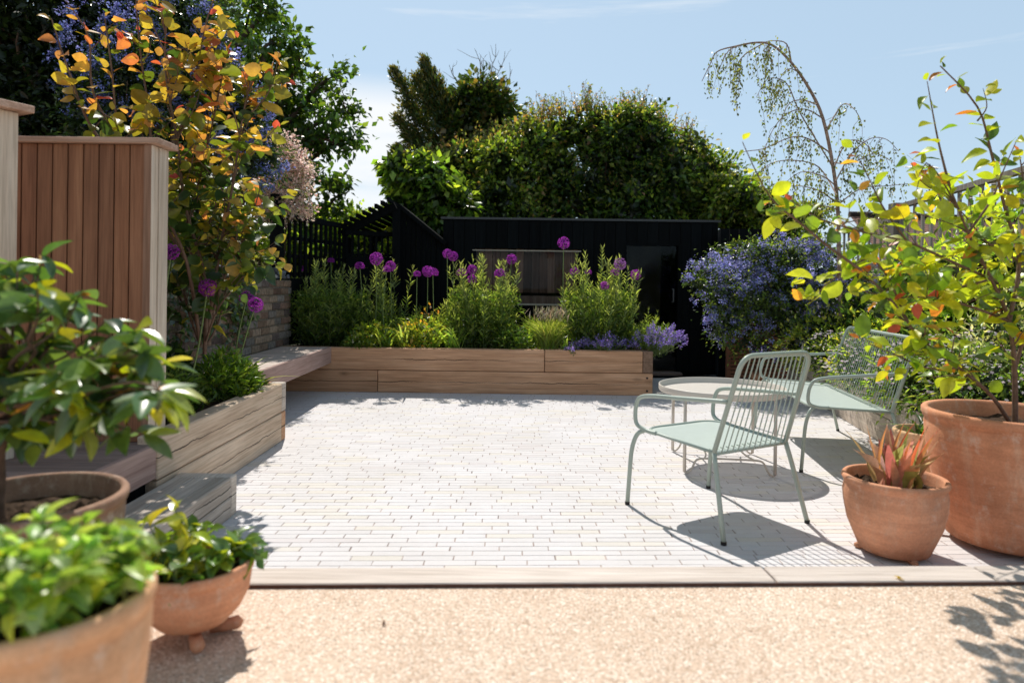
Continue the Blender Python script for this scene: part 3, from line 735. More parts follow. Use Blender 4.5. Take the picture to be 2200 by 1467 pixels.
mb = MB(); mb.tube([(ax+.35, hy+.6, hz1-.1), (ax+.35, hy+.6, az+.1)], .02, 6); mb.build('mast', M['metal_grey'], AN)
mb = MB(); mb.tube([(ax-.38, hy+.6, az), (ax+.6, hy+.6, az-.03)], .014, 6)
for i in range(14): mb.tube([(ax-.36+.07*i, hy+.4, az-.05), (ax-.36+.07*i, hy+.8, az+.06)], .008, 4)
mb.tube(round_path([(ax-.05, hy+.6, az), (ax, hy+.6, az-.13), (ax+.25, hy+.6, az-.13), (ax+.35, hy+.6, az)], .04), .01, 5)
mb.build('element_array', M['metal_grey'], AN)
# ================================================================ FURNITURE
def make_seat(name, label, cat, loc, rz, ext, nw):
    """ext: extra half width; nw: number of back wires"""
    t = thing(name, label, cat, loc, rz); e = ext; r = .0115
    for s in (-1, 1):
        for k_, pts in enumerate(([(.292, -.325, .008), (.262, -.25, .30), (.252, -.225, .385)], [(.300, .322, .008), (.296, .300, .30), (.284, .272, .385), (.262, .235, .403)])):
            mb = MB(); mb.tube(round_path([(s*(x+e), y, z) for x, y, z in pts], .06, 5), r, 10); lg = mb.build('leg', M['sage'], t, True, False)
            x, y, z = pts[0]; mb = MB(); mb.tube([(s*(x+e), y, 0), (s*(x+e), y, .016)], r+.0015, 10); mb.build('foot_cap', M['rubber'], lg, world=False)
    # back frame
    up = [(-(.252+e), -.225, .385), (-(.238+e), -.375, .846), ((.238+e), -.375, .846), ((.252+e), -.225, .385)]
    mb = MB(); mb.tube(round_path(up, .075, 8), r, 10); mb.build('back_frame', M['sage'], t, True, False)
    # arms
    for s in (-1, 1):
        pts = [(.262, .15, .403), (.268, .225, .407), (.284, .280, .440), (.290, .268, .545), (.288, .20, .588), (.278, -.05, .612), (.254, -.300, .632)]
        mb = MB(); mb.tube(smooth_path([(s*(x+e), y, z) for x, y, z in pts], 6), r*.95, 10); mb.build('armrest', M['sage'], t, True, False)
    # seat plate: thin sheet, slightly dished, rounded front
    nx, ny = 24, 12; V_ = []; F_ = []
    for lay in (0, 1):
        for j in range(ny+1):
            for i in range(nx+1):
                v = j/ny; u = 2*i/nx-1; hw = (.250+e)+.012*v
                y = -.232 + .50*v - .06*(abs(u)**4)*(v**3)
                V_.append((u*hw, y, .386+.020*v - .010*math.sin(PI*v)*(1-u*u) - .004*lay))
    n1 = (nx+1)*(ny+1)
    for j in range(ny):
        for i in range(nx):
            k_ = j*(nx+1)+i; F_.append((k_, k_+1, k_+nx+2, k_+nx+1)); F_.append((n1+k_+nx+1, n1+k_+nx+2, n1+k_+1, n1+k_))
    per = [i for i in range(nx+1)] + [j*(nx+1)+nx for j in range(1, ny+1)] + [ny*(nx+1)+i for i in range(nx-1, -1, -1)] + [j*(nx+1) for j in range(ny-1, 0, -1)]
    for a_, b_ in zip(per, per[1:]+per[:1]): F_.append((b_, a_, n1+a_, n1+b_))
    mesh_obj('seat', V_, F_, M['seatplate'], t, np.ones((len(V_), 3)), True, False)
    mb = MB()
    rim = [(-(.252+e), -.225, .386), (-(.262+e), .19, .404), (-(.262+e)+.06, .262, .405), ((.262+e)-.06, .262, .405), ((.262+e), .19, .404), ((.252+e), -.225, .386)]
    mb.tube(round_path(rim, .08, 6), .008, 8); mb.tube([(-(.252+e), -.228, .378), ((.252+e), -.228, .378)], .007, 8)
    mb.build('seat_frame', M['sage'], t, True, False)
    mb = MB(); hw = .252+e
    for i in range(nw):
        u = -hw+.028+(2*hw-.056)*i/(nw-1); k_ = (.238+e-.02)/(.252+e)
        mb.tube(round_path([(u, -.17, .389), (u, -.242, .380), (u*k_, -.378, .836), (u*k_, -.370, .848)], .018, 3), .0030, 6)
    mb.build('wire_back', M['sage'], t, True, False)
    return t
make_seat('garden_chair', 'single sage green tube armchair with wire back, alone nearest the white edge of the patio', 'chair', (1.046, 3.481, 0), math.radians(30.7), 0, 13)
make_seat('garden_loveseat', 'wide sage green two-seat metal chair with dense wire back beside the right planter', 'loveseat', (2.24, 4.91, 0), math.radians(82), .385, 32)
# table
TB = thing('side_table', 'round beige metal tray table standing between the two green seats', 'table', (1.375, 4.46, 0), math.radians(-6))
mb = MB(); rt = .40
mb.lathe([(rt-.016, .470), (rt-.002, .472), (rt, .480), (rt, .508), (rt-.002, .512), (rt-.006, .510), (rt-.007, .484), (rt-.016, .478), (rt-.016, .470)], 72); mb.build('rim', M['beige'], TB, True, False)
mb = MB(); mb.lathe([(.0005, .475), (rt-.0155, .475)], 72); mb.build('table_top', M['perf'], TB, True, False)
for sy in (-1, 1):
    y = sy*.28
    for sx in (-1, 1):
        x = sx*.27
        mb = MB(); mb.tube([(x, y, .012), (x, y, .470)], .0105, 8); mb.build('leg', M['beige'], TB, True, False)
    mb = MB()
    mb.tube(smooth_path([(-.27, y, .012), (-.25, y, .010), (-.225, y, .035), (-.20, y, .085), (-.15, y, .098), (0, y, .100), (.15, y, .098), (.20, y, .085), (.225, y, .035), (.25, y, .010), (.27, y, .012)], 5), .0065, 6)
    mb.build('base_runner', M['beige'], TB, True, False)
for sx in (-1, 1):
    mb = MB(); mb.tube(smooth_path([(sx*.15, -.28, .098), (sx*.12, -.14, .10), (sx*.12, .14, .10), (sx*.15, .28, .098)], 4), .0055, 6); mb.build('cross_bar', M['beige'], TB, True, False)

# ================================================================ POTS
def pot(parent, mat, rb, rt_, h, kind='tall', sink=.06, wall=.022, name='pot', wob=.006, seed=0, z0=0.0, lift=.0):
    """everything local to the parent"""
    if kind == 'tall':
        outp = [(.001, 0), (rb*.96, 0), (rb, .006), (rb+(rt_-rb)*.30, h*.22), (rb+(rt_-rb)*.62, h*.50), (rb+(rt_-rb)*.84, h*.75), (rb+(rt_-rb)*.90, h*.875), (rt_*.955, h*.90), (rt_*.965, h*.905), (rt_*.97, h*.925), (rt_*.985, h*.93), (rt_, h*.955), (rt_*1.0, h*.985), (rt_-.006, h)]
    elif kind == 'urn':
        outp = [(.001, 0), (rb*.96, 0), (rb, .006), (rb*1.13, h*.16), (rb*1.33, h*.38), (rt_*.965, h*.62), (rt_*.985, h*.76), (rt_*.955, h*.87), (rt_*.95, h*.89), (rt_*.99, h*.925), (rt_*1.01, h*.955), (rt_*.995, h*.985), (rt_*.975, h)]
    else:
        outp = [(.001, 0), (rb*.95, 0), (rb, .004), (rb*1.30, h*.07), (rt_*.80, h*.27), (rt_*.925, h*.50), (rt_*.965, h*.76), (rt_*.95, h*.815), (rt_*.985, h*.83), (rt_, h*.86), (rt_, h*.97), (rt_-.004, h)]
    inn = [(rt_-wall*.8, h), (rt_-wall, h-.012), (rt_-wall*1.5, h-sink-.03)]
    mb = MB(); mb.lathe([(r_, z+lift) for r_, z in outp+inn], 64, wob=wob, seed=seed)
    o = mb.build(name, mat, parent, True, False)
    rs = rt_-wall*1.25; n = 40; m = 10; rg = R(seed+7); V_ = [(0, 0, h-sink+lift+.01)]; F_ = []
    for j in range(1, m+1):
        for i in range(n): a_ = 2*PI*i/n; rr = rs*j/m; V_.append((rr*math.cos(a_), rr*math.sin(a_), h-sink+lift+rg.randn()*.007+.012*(1-j/m)))
    F_ = [(0, 1+i, 1+(i+1) % n) for i in range(n)]
    for j in range(m-1):
        for i in range(n): a_, b_ = 1+j*n+i, 1+j*n+(i+1) % n; F_.append((a_, a_+n, b_+n, b_))
    mesh_obj('soil', V_, F_, M['soil'], parent, np.ones((len(V_), 3)), False, False)
    return o
def pot_feet(parent, mat, r, n=3, h=.03, a0=0.4, z=0.0):
    for i in range(n):
        a_ = a0+2*PI*i/n; mb = MB(); c_, s_ = math.cos(a_), math.sin(a_)
        P = [(c_*(r-.05), s_*(r-.05), z+h*.5), (c_*r, s_*r, z+h*.5), (c_*(r+.03), s_*(r+.03), z+h*.55), (c_*(r+.045), s_*(r+.045), z+h*.5)]
        mb.tube(P, [h*.5, h*.5, h*.62, h*.3], 10); mb.build('pot_foot', mat, parent, True, False)
# ================================================================ VEGETATION
def unit(a): return a/np.maximum(np.linalg.norm(a, axis=-1, keepdims=True), 1e-9)
T_far = (np.array([[0, 0, 0], [.42, -.5, .12], [1, 0, -.05], [.42, .5, .12]]), np.array([[0, 1, 2], [0, 2, 3]]))
T_mid = (np.array([[0, 0, 0], [.28, -.42, .09], [.28, .42, .09], [.32, 0, .0], [.68, -.36, .04], [.68, .36, .04], [.7, 0, -.05], [1, 0, -.16]]),
         np.array([[0, 1, 3], [0, 3, 2], [1, 4, 6], [1, 6, 3], [3, 6, 5], [3, 5, 2], [4, 7, 6], [6, 7, 5]]))
def big_tmpl(drop=.22, fold=.16, tip=1.0, wide=.38, wave=0.0):
    us = [0, .10, .25, .42, .60, .78, .90, 1.0]; wd = [.02, .24, .42, .50, .45, .30, .15, .0]
    V = []
    for i, (u, w_) in enumerate(zip(us, wd)):
        b = -drop*u*u
        for q in (-1, -.5, 0, .5, 1): V.append([u, q*w_, b+fold*abs(q)*w_ + wave*math.sin(u*9+q*2)*abs(q)])
    Fc = []
    for i in range(7):
        for j in range(4): a = i*5+j; Fc.append([a, a+1, a+6]); Fc.append([a, a+6, a+5])
    return np.array(V), np.array(Fc)
T_big = big_tmpl(); T_flat = big_tmpl(.20, .20, wave=.02); T_cup = big_tmpl(.32, .30, wave=.02)
def T_strap(drop=.5, n=7):
    V = []; Fc = []
    for i in range(n+1):
        u = i/n; w_ = .5*(1-u**3)*(.7+.6*u*(1-u)*2)
        for q in (-1, 0, 1): V.append([u-(.15*drop)*u**3, q*w_, -drop*u**2.5+(.35*abs(q)*w_ if q else 0)*.12])
    for i in range(n):
        for j in range(2): a = i*3+j; Fc.append([a, a+1, a+4]); Fc.append([a, a+4, a+3])
    return np.array(V), np.array(Fc)
def leaves(name, P, A, Nn, L, W, C, mat, parent, tmpl=T_far, smooth=False):
    P, A, Nn = np.asarray(P, float), unit(np.asarray(A, float)), np.asarray(Nn, float); n = len(P)
    S = unit(np.cross(Nn, A) + 1e-6); Nn = np.cross(A, S)
    L = np.broadcast_to(np.asarray(L, float), (n,)); W = np.broadcast_to(np.asarray(W, float), (n,))
    T, Fc = tmpl; k = len(T)
    V = P[:, None, :] + L[:, None, None]*(A[:, None, :]*T[None, :, 0:1] + Nn[:, None, :]*T[None, :, 2:3]) + (L*W)[:, None, None]*S[:, None, :]*T[None, :, 1:2]
    if k > 20:
        rq = R(n); q1 = (.2+1.5*rq.rand(n))[:, None, None]; q2 = (rq.randn(n)*.16)[:, None, None]
        V = V + (L[:, None, None]*Nn[:, None, :]*T[None, :, 2:3])*(q1-1) + L[:, None, None]*S[:, None, :]*(q2*T[None, :, 0:1]**2)
    F_ = (Fc[None] + (np.arange(n)*k)[:, None, None]).reshape(-1, 3)
    cols = np.repeat(np.clip(C, 0, 1), k, axis=0)
    return mesh_obj(name, V.reshape(-1, 3), F_, M[mat], parent, cols, smooth)
def pal(rg, n, colors, wts, jit=.18):
    colors = np.array(colors, float); idx = rg.choice(len(colors), n, p=np.array(wts)/sum(wts))
    return colors[idx]*(1+jit*rg.randn(n, 1)).clip(.4, 1.8)*(1+.06*rg.randn(n, 3))
def rdir(rg, n): return unit(rg.randn(n, 3))

GREEN = [(.045, .085, .018), (.07, .12, .025), (.10, .15, .03), (.14, .17, .035)]
def crown(name, blobs, nc, per, cs, ll, lw, cols, wts, parent, seed, mat='hedgeleaf', shell=.42, droop=-.2, cj=.25, tmpl=T_far, up=.6, core=True, flat=1.0, top=None, frontcut=None, outj=1.0, lump=None):
    """leaves in clumps through the volume of overlapping ellipsoids"""
    rg = R(seed); B = np.array(blobs, float)
    if lump:
        ext = [tuple(np.concatenate([b[:3], b[3:]*.84])) for b in B]
        for b in B:
            for q in range(lump[0]):
                dd = unit(rg.randn(3)+np.array([0, -.35, .35])); s_ = lump[1]*(.55+.9*rg.rand()); ext.append(tuple(b[:3]+dd*b[3:]*(.70+.30*rg.rand()))+(b[3]*s_, b[4]*s_, b[5]*s_))
        B = np.array(ext)
    wgt = B[:, 3]*B[:, 4]+B[:, 4]*B[:, 5]+B[:, 3]*B[:, 5]; wgt /= wgt.sum()
    bi = rg.choice(len(B), nc, p=wgt); d = rdir(rg, nc); r = shell + (1.04-shell)*rg.rand(nc)**.6 + .05*rg.randn(nc)
    cen = B[bi, :3] + d*r[:, None]*B[bi, 3:6]
    per_n = rg.poisson(per, nc).clip(1); ci = np.repeat(np.arange(nc), per_n); n = len(ci)
    off = rg.randn(n, 3)*cs*np.array([1, 1, flat]); P = cen[ci]+off
    A = unit(d[ci]*.8*outj + off/cs*.35 + rg.randn(n, 3)*.6 + np.array([0, 0, droop])); Nn = unit(rg.randn(n, 3)*.75 + np.array([0, 0, up]) + d[ci]*.35)
    C = pal(rg, n, cols, wts, .15)*(1+cj*rg.randn(nc).clip(-2, 2))[ci][:, None].clip(.3, 2)
    if top is not None:   # new growth colour towards the outside top
        hgt = (d[ci][:, 2] > .25) & (r[ci] > .85) & (rg.rand(n) < top[1]); C[hgt] = pal(rg, hgt.sum(), top[0], [1]*len(top[0]))
    L = ll*(.5+1.0*rg.rand(n))
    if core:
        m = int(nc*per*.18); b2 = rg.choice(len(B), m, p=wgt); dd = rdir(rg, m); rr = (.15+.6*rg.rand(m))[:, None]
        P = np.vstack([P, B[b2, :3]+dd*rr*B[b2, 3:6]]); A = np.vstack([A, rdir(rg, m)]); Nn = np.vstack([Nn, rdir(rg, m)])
        C = np.vstack([C, pal(rg, m, [(.02, .035, .012)], [1])]); L = np.concatenate([L, ll*2.2*np.ones(m)])  # dark colour of the inner leaves paints the shade inside the crown
    return leaves(name, P, A, Nn, L, lw, C, mat, parent, tmpl)
def tubes(name, lst, mat, parent, n=5):
    mb = MB()
    for pts, r in lst: mb.tube(pts, r, n, False)
    return mb.build(name, M[mat], parent, True)
def limb(rg, a, b, k=5, wob=.08):
    a, b = np.array(a, float), np.array(b, float); L = np.linalg.norm(b-a)
    P = [a+(b-a)*i/k + (rg.randn(3)*wob*L/k if 0 < i < k else 0) for i in range(k+1)]
    return [tuple(p) for p in smooth_path(P, 2)]
def trunk_limbs(parent, base, blobs, r, seed, mat='bark', split=.35):
    rg = R(seed); base = np.array(base, float); B = np.array(blobs, float); cen = B[:, :3].mean(0)
    fork = base+(cen-base)*split; fork[0] = base[0]*.6+fork[0]*.4
    lst = [(limb(rg, base, fork, 4, .06), [r, r*.7])]
    for b in B:
        e = b[:3]+np.array([0, 0, b[5]*.3]); lst.append((limb(rg, fork, e, 5, .12), [r*.6, r*.12]))
        for q in range(3):
            s = fork+(e-fork)*(.5+.15*q); t_ = b[:3]+unit(rg.randn(3))*b[3:6]*.8; lst.append((limb(rg, s, t_, 4, .15), [r*.25, r*.05]))
    return tubes('trunk', lst, mat, parent, 7)
def tree(name, label, cat, base, blobs, group=None, tr=.12, seed=0, tmat='bark', crown_name='crown', **kw):
    t = thing(name, label, cat, base, 0, group)
    trunk_limbs(t, base, blobs, tr, seed, tmat)
    crown(crown_name, blobs, parent=t, seed=seed, **kw)
    return t
def bl(px, py, Y, rx, ry, rz):   # blob from a position in view, radii in metres
    p = at(px, py, Y); return (p.x, p.y, p.z, rx, ry, rz)
def shoots(name, parent, tips, seed, ll, lw, cols, mat='leaf', tw='twig', r=.006, sp=.05, droop=0.0, tmpl=T_far):
    """tips: list of (start, end); leafy twigs"""
    rg = R(seed); lst = []; P = []; A = []; K = []
    for (a, b) in tips:
        pl = limb(rg, a, b, 4, .12); lst.append((pl, [r, r*.3])); a, b = np.array(a), np.array(b); L = np.linalg.norm(b-a); m = max(2, int(L/sp))
        for i in range(m):
            t_ = (i+.7)/m; s = t_*(len(pl)-1); i0 = min(int(s), len(pl)-2); p = np.array(pl[i0])*(1-(s-i0))+np.array(pl[i0+1])*(s-i0)
            P.append(p); A.append(unit((b-a)/L*.5+rg.randn(3)*.8+np.array([0, 0, droop]))); K.append(t_)
    P = np.array(P); A = np.array(A); K = np.array(K); n = len(P)
    tubes('twig', lst, tw, parent, 4)
    C = pal(rg, n, cols, [1]*len(cols))
    return leaves(name, P, A, rg.randn(n, 3)*.7+np.array([0, 0, .7]), ll*(.6+.6*rg.rand(n))*(1.1-.5*K), lw, C, mat, parent, tmpl)

# ---- far hedge trees behind the shed -------------------------------
hed = dict(nc=3000, per=8, cs=.07, ll=.085, lw=.55, droop=-.05, lump=(9, .34), cj=.5)
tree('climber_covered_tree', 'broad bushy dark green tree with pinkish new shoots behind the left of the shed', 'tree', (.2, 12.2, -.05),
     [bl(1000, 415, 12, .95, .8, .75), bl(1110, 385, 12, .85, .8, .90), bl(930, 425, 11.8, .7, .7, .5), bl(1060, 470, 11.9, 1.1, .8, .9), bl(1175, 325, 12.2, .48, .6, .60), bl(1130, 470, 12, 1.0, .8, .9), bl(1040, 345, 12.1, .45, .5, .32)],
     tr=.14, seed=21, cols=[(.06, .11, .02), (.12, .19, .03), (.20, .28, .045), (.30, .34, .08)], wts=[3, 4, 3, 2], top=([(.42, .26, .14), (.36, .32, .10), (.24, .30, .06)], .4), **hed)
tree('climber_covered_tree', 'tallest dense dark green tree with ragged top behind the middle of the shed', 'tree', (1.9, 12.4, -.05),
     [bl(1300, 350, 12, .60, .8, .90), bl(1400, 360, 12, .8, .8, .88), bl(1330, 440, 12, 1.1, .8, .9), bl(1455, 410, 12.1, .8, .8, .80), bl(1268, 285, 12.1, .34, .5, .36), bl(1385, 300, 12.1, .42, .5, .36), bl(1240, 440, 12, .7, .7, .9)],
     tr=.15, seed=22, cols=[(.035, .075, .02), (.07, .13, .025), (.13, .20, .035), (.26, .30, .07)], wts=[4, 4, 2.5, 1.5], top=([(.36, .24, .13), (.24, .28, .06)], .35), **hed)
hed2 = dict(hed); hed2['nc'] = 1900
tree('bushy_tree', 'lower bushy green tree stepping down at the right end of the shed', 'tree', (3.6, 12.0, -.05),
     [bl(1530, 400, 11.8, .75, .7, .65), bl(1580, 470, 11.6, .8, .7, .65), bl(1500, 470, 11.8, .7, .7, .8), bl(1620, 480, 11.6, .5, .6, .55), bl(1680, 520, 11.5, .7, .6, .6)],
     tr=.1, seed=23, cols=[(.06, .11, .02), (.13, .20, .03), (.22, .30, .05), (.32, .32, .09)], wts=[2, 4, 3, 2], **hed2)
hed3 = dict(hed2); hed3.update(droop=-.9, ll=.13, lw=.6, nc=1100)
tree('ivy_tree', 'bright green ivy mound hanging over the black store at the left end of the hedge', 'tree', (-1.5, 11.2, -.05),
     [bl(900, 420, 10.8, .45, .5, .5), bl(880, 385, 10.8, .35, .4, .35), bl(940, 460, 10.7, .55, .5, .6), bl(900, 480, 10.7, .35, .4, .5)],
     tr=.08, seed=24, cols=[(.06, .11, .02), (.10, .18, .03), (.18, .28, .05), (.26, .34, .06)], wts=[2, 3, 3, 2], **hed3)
def top_shoots(parent, line, Y, n, seed, hmax, cols):
    rg = R(seed); tips = []
    for i in range(n):
        t_ = rg.rand()*(len(line)-1); i0 = int(t_); f = t_-i0; px = line[i0][0]*(1-f)+line[min(i0+1, len(line)-1)][0]*f; py = line[i0][1]*(1-f)+line[min(i0+1, len(line)-1)][1]*f
        a = np.array(at(px, py+14, Y+rg.randn()*.3)); tips.append((tuple(a), tuple(a+np.array([rg.randn()*.12, rg.randn()*.1, hmax*(.35+.65*rg.rand()**1.5)]))))
    return shoots('new_shoots', parent, tips, seed, .085, .5, cols, 'hedgeleaf', 'twig', .006, .045)
HT = [o for o in col.objects if o.parent is None and o.name.startswith('climber_covered_tree')]
SHC = [(.34, .20, .10), (.26, .24, .07), (.14, .18, .05), (.10, .14, .04)]
top_shoots(HT[0], [(930, 345), (980, 330), (1040, 300), (1100, 290), (1150, 255), (1185, 235), (1215, 240)], 12, 190, 201, .50, SHC)
top_shoots(HT[1], [(1235, 235), (1262, 222), (1300, 245), (1345, 240), (1380, 228), (1420, 255), (1470, 285), (1510, 330)], 12, 230, 202, .52, SHC)
# ivy clad trunk + yew
t = tree('ivy_clad_conifer', 'dark rounded ivy-clad tree with bare twigs sprouting from its top', 'tree', (-.6, 13.6, -.05),
     [bl(1030, 235, 13.2, .55, .5, .62), bl(1010, 300, 13.2, .6, .5, .5), bl(1060, 260, 13.2, .42, .5, .6)],
     tr=.12, seed=25, nc=900, per=8, cs=.09, ll=.11, lw=.75, cols=[(.03, .055, .015), (.05, .09, .02), (.10, .12, .03), (.16, .12, .04)], wts=[3, 3, 2, 1])
rg = R(90); lst = []
for (x0, y0, x1, y1) in ((1045, 190, 1020, 105), (1050, 190, 1065, 95), (1055, 190, 1085, 110), (1000, 190, 965, 140), (1075, 210, 1100, 150), (1035, 180, 1040, 130)):
    a, b = at(x0, y0+20, 13.2), at(x1, y1, 13.2); pl = limb(rg, a, b, 5, .15); lst.append((pl, [.012, .004]))
    for q in range(7):
        s = pl[3+q % 6]; e = np.array(s)+np.array([rg.randn()*.12, rg.randn()*.05, .12+.18*rg.rand()]); lst.append((limb(rg, s, e, 3, .15), [.006, .0025]))
tubes('bare_twigs', lst, 'twig_grey', t, 4)
def conifer(label, base, limbs, seed):
    t = thing('yew_tree', label, 'tree', base); rg = R(seed); lst = []; P = []; A = []; C = []
    for (x0, y0, x1, y1) in limbs:
        a, b = np.array(at(x0, y0, 13)), np.array(at(x1, y1, 13)+Vector((0, rg.randn()*.3, 0))); pl = limb(rg, a, b, 6, .10); lst.append((pl, [.04, .006])); L = np.linalg.norm(b-a); d = (b-a)/L
        m = int(L*190)
        for q in range(m):
            t_ = .25+.75*rg.rand()**.8; s = t_*(len(pl)-1); i0 = min(int(s), len(pl)-2); p = np.array(pl[i0])*(1-(s-i0))+np.array(pl[i0+1])*(s-i0)
            sd = unit(rg.randn(3)+d*.9); w_ = .26*math.sin(PI*min(t_, .97)**.8)+.03; dist = w_*rg.rand()
            for z in range(4): P.append(p+sd*dist*1.25+rg.randn(3)*.04); A.append(unit(sd*.5+d*.8+rg.randn(3)*.4)); C.append((.16, .14, .035) if rg.rand() < .15+.45*t_ else (.05, .09, .025))
    lst.append((limb(rg, base, at(985, 380, 13), 5, .05), [.14, .06])); tubes('trunk', lst, 'bark', t, 5)
    P = np.array(P); n = len(P); C = np.array(C)*(1+.25*rg.randn(n, 1)).clip(.4, 2)
    leaves('crown', P, np.array(A), rdir(rg, n), .07+.05*rg.rand(n), .34, C, 'leaf', t)
conifer('sparse olive-brown yew with feathery branches fanning out left against the sky', (-1.0, 13, -.05),
    [(980, 370, 845, 150), (975, 330, 915, 135), (980, 340, 870, 220), (985, 380, 850, 250), (980, 300, 935, 190), (985, 400, 850, 320), (985, 390, 870, 285), (975, 350, 900, 175), (990, 400, 860, 345), (990, 330, 960, 220), (985, 300, 925, 160)], 5)
tree('background_tree', 'small bright lime green tree glowing behind the open roof battens of the pergola', 'tree', (-2.9, 13, -.05),
     [bl(780, 500, 12.5, .5, .5, .35), bl(730, 490, 12.5, .45, .4, .28), bl(830, 490, 12.5, .4, .4, .28), bl(760, 540, 12.3, .8, .5, .5), bl(690, 520, 12.3, .6, .5, .4), bl(620, 530, 12, .6, .4, .5)],
     tr=.06, seed=26, nc=900, per=8, cs=.09, ll=.11, lw=.55, cols=[(.10, .16, .03), (.20, .28, .04), (.30, .38, .06)], wts=[2, 4, 3], core=False)
tree('garden_hedge', 'dark hedge mass seen through the black trellis and under the pergola', 'hedge', (-4.2, 12.6, -.05),
     [bl(560, 590, 12.3, 1.0, .4, .9), bl(700, 590, 12.4, 1.0, .4, .8), bl(840, 590, 12.5, 1.0, .4, .8), bl(430, 560, 12, 1.2, .5, 1.2)],
     tr=.05, seed=27, nc=1500, per=8, cs=.10, ll=.10, lw=.55, cols=[(.02, .04, .01), (.05, .09, .02), (.12, .18, .03)], wts=[3, 3, 1])
# ---- left big trees --------------------------------------------------
def spray_tree(name, label, base, limbs, Y, seed, ll, lw, cols, wts, per_m=60, spread=.25, rr=.05, mat='hedgeleaf', grp=None, subs=5, slen=.55, droop=-.3):
    """tree of separate leafy sprays: outline stays open"""
    t = thing(name, label, 'tree', base, 0, grp); rg = R(seed); lst = []; P = []; A = []; CI = []; k_ = 0
    for lm in limbs:
        pts = [np.array(at(px, py, Y+dy)) for (px, py, dy) in lm]; pl = smooth_path(pts, 4); lst.append(([tuple(p) for p in pl], [rr, rr*.15]))
        L = sum(np.linalg.norm(np.array(pl[i+1])-np.array(pl[i])) for i in range(len(pl)-1)); ns = max(3, int(L*subs))
        for s in range(ns):
            t_ = .12+.88*(s+rg.rand())/ns; q = t_*(len(pl)-1); i0 = min(int(q), len(pl)-2); p = pl[i0]*(1-(q-i0))+pl[i0+1]*(q-i0); d = unit(pl[i0+1]-pl[i0])
            e = p+unit(d*.6+rg.randn(3)*np.array([.8, .6, .8])+np.array([0, 0, .1]))*slen*(.5+.7*rg.rand())*(1.15-.5*t_)
            sp_ = limb(rg, p, e, 4, .15); lst.append((sp_, [rr*.16, rr*.05])); k_ += 1
            m = int(per_m*np.linalg.norm(e-p)); 
            for z in range(m):
                u = .15+.9*rg.rand()**.8; c_ = p+(e-p)*u; P.append(c_+rg.randn(3)*spread*.35*np.array([1, 1, .7])); A.append(unit((e-p)*.8+rg.randn(3)*.6+np.array([0, 0, droop]))); CI.append(k_)
    lst.append((limb(rg, base, np.array(at(*limbs[0][0][:2], Y+limbs[0][0][2])), 6, .04), [rr*2.2, rr*1.1])); tubes('trunk', lst, 'bark', t, 5)
    P = np.array(P); n = len(P); C = pal(rg, n, cols, wts)*(1+.25*rg.randn(k_+1).clip(-2, 2))[np.array(CI)][:, None].clip(.4, 2)
    leaves('crown', P, np.array(A), rg.randn(n, 3)*.7+np.array([0, 0, .8]), ll*(.6+.7*rg.rand(n)), lw, C, mat, t); return t
spray_tree('ash_tree', 'tall dark green broadleaf tree leaning out to the right against the sky on the left', (-4.6, 10, -.05),
    [[(520, 420, 0), (560, 300, .3), (620, 180, .2), (650, 110, 0)], [(520, 430, .3), (600, 330, 0), (690, 260, 0), (755, 225, .2)], [(510, 400, 0), (500, 250, .4), (520, 100, .3), (540, 10, 0)],
     [(540, 440, 0), (620, 380, .2), (700, 320, 0), (765, 290, 0)], [(560, 450, 0), (640, 430, 0), (700, 400, .2), (750, 400, 0)], [(510, 330, 0), (560, 200, -.3), (570, 100, -.2), (620, 100, 0)],
     [(500, 300, .3), (460, 150, .5), (450, 20, .5), (470, -60, .4)], [(540, 350, .3), (620, 260, .3), (680, 190, .3), (715, 165, .3)], [(560, 380, -.2), (640, 320, -.2), (700, 300, -.2), (750, 330, -.1)], [(520, 250, .2), (500, 120, 0), (560, 30, 0), (550, -50, 0)],
     [(500, 430, .5), (560, 400, .6), (620, 300, .6), (660, 230, .6)], [(500, 200, .6), (560, 150, .6), (600, 180, .6), (640, 150, .6)],
     [(500, 300, .6), (540, 260, .6), (590, 240, .6), (640, 290, .5)], [(510, 120, .4), (470, 60, .4), (430, 40, .4), (410, -30, .3)], [(600, 440, .1), (640, 470, 0), (690, 455, .1), (735, 410, 0)]],
    9.5, 31, .11, .6, [(.04, .08, .015), (.06, .12, .022), (.10, .17, .03), (.18, .26, .04)], [3, 4, 2, 1], per_m=130, spread=.26, rr=.06, subs=9, slen=.40)
tree('dark_evergreen', 'very dark evergreen tree filling the top left corner behind the slatted screen', 'tree', (-4.6, 7.6, -.05),
     [bl(60, 150, 7.2, 1.3, .8, 1.4), bl(250, 120, 7.4, 1.1, .8, 1.3), bl(-60, -50, 7.2, 1.2, .9, 1.0), bl(180, 300, 7.3, 1.1, .8, .9), bl(370, 250, 7.6, .6, .7, 1.0), bl(350, 40, 7.7, .7, .7, .8), bl(20, 350, 7.2, 1.1, .7, 1.0), bl(330, 430, 7.4, .8, .6, .9)],
     tr=.16, seed=33, nc=4200, per=9, cs=.10, ll=.075, lw=.5, cols=[(.012, .022, .010), (.022, .035, .014), (.04, .06, .02)], wts=[4, 3, 1], cj=.3)
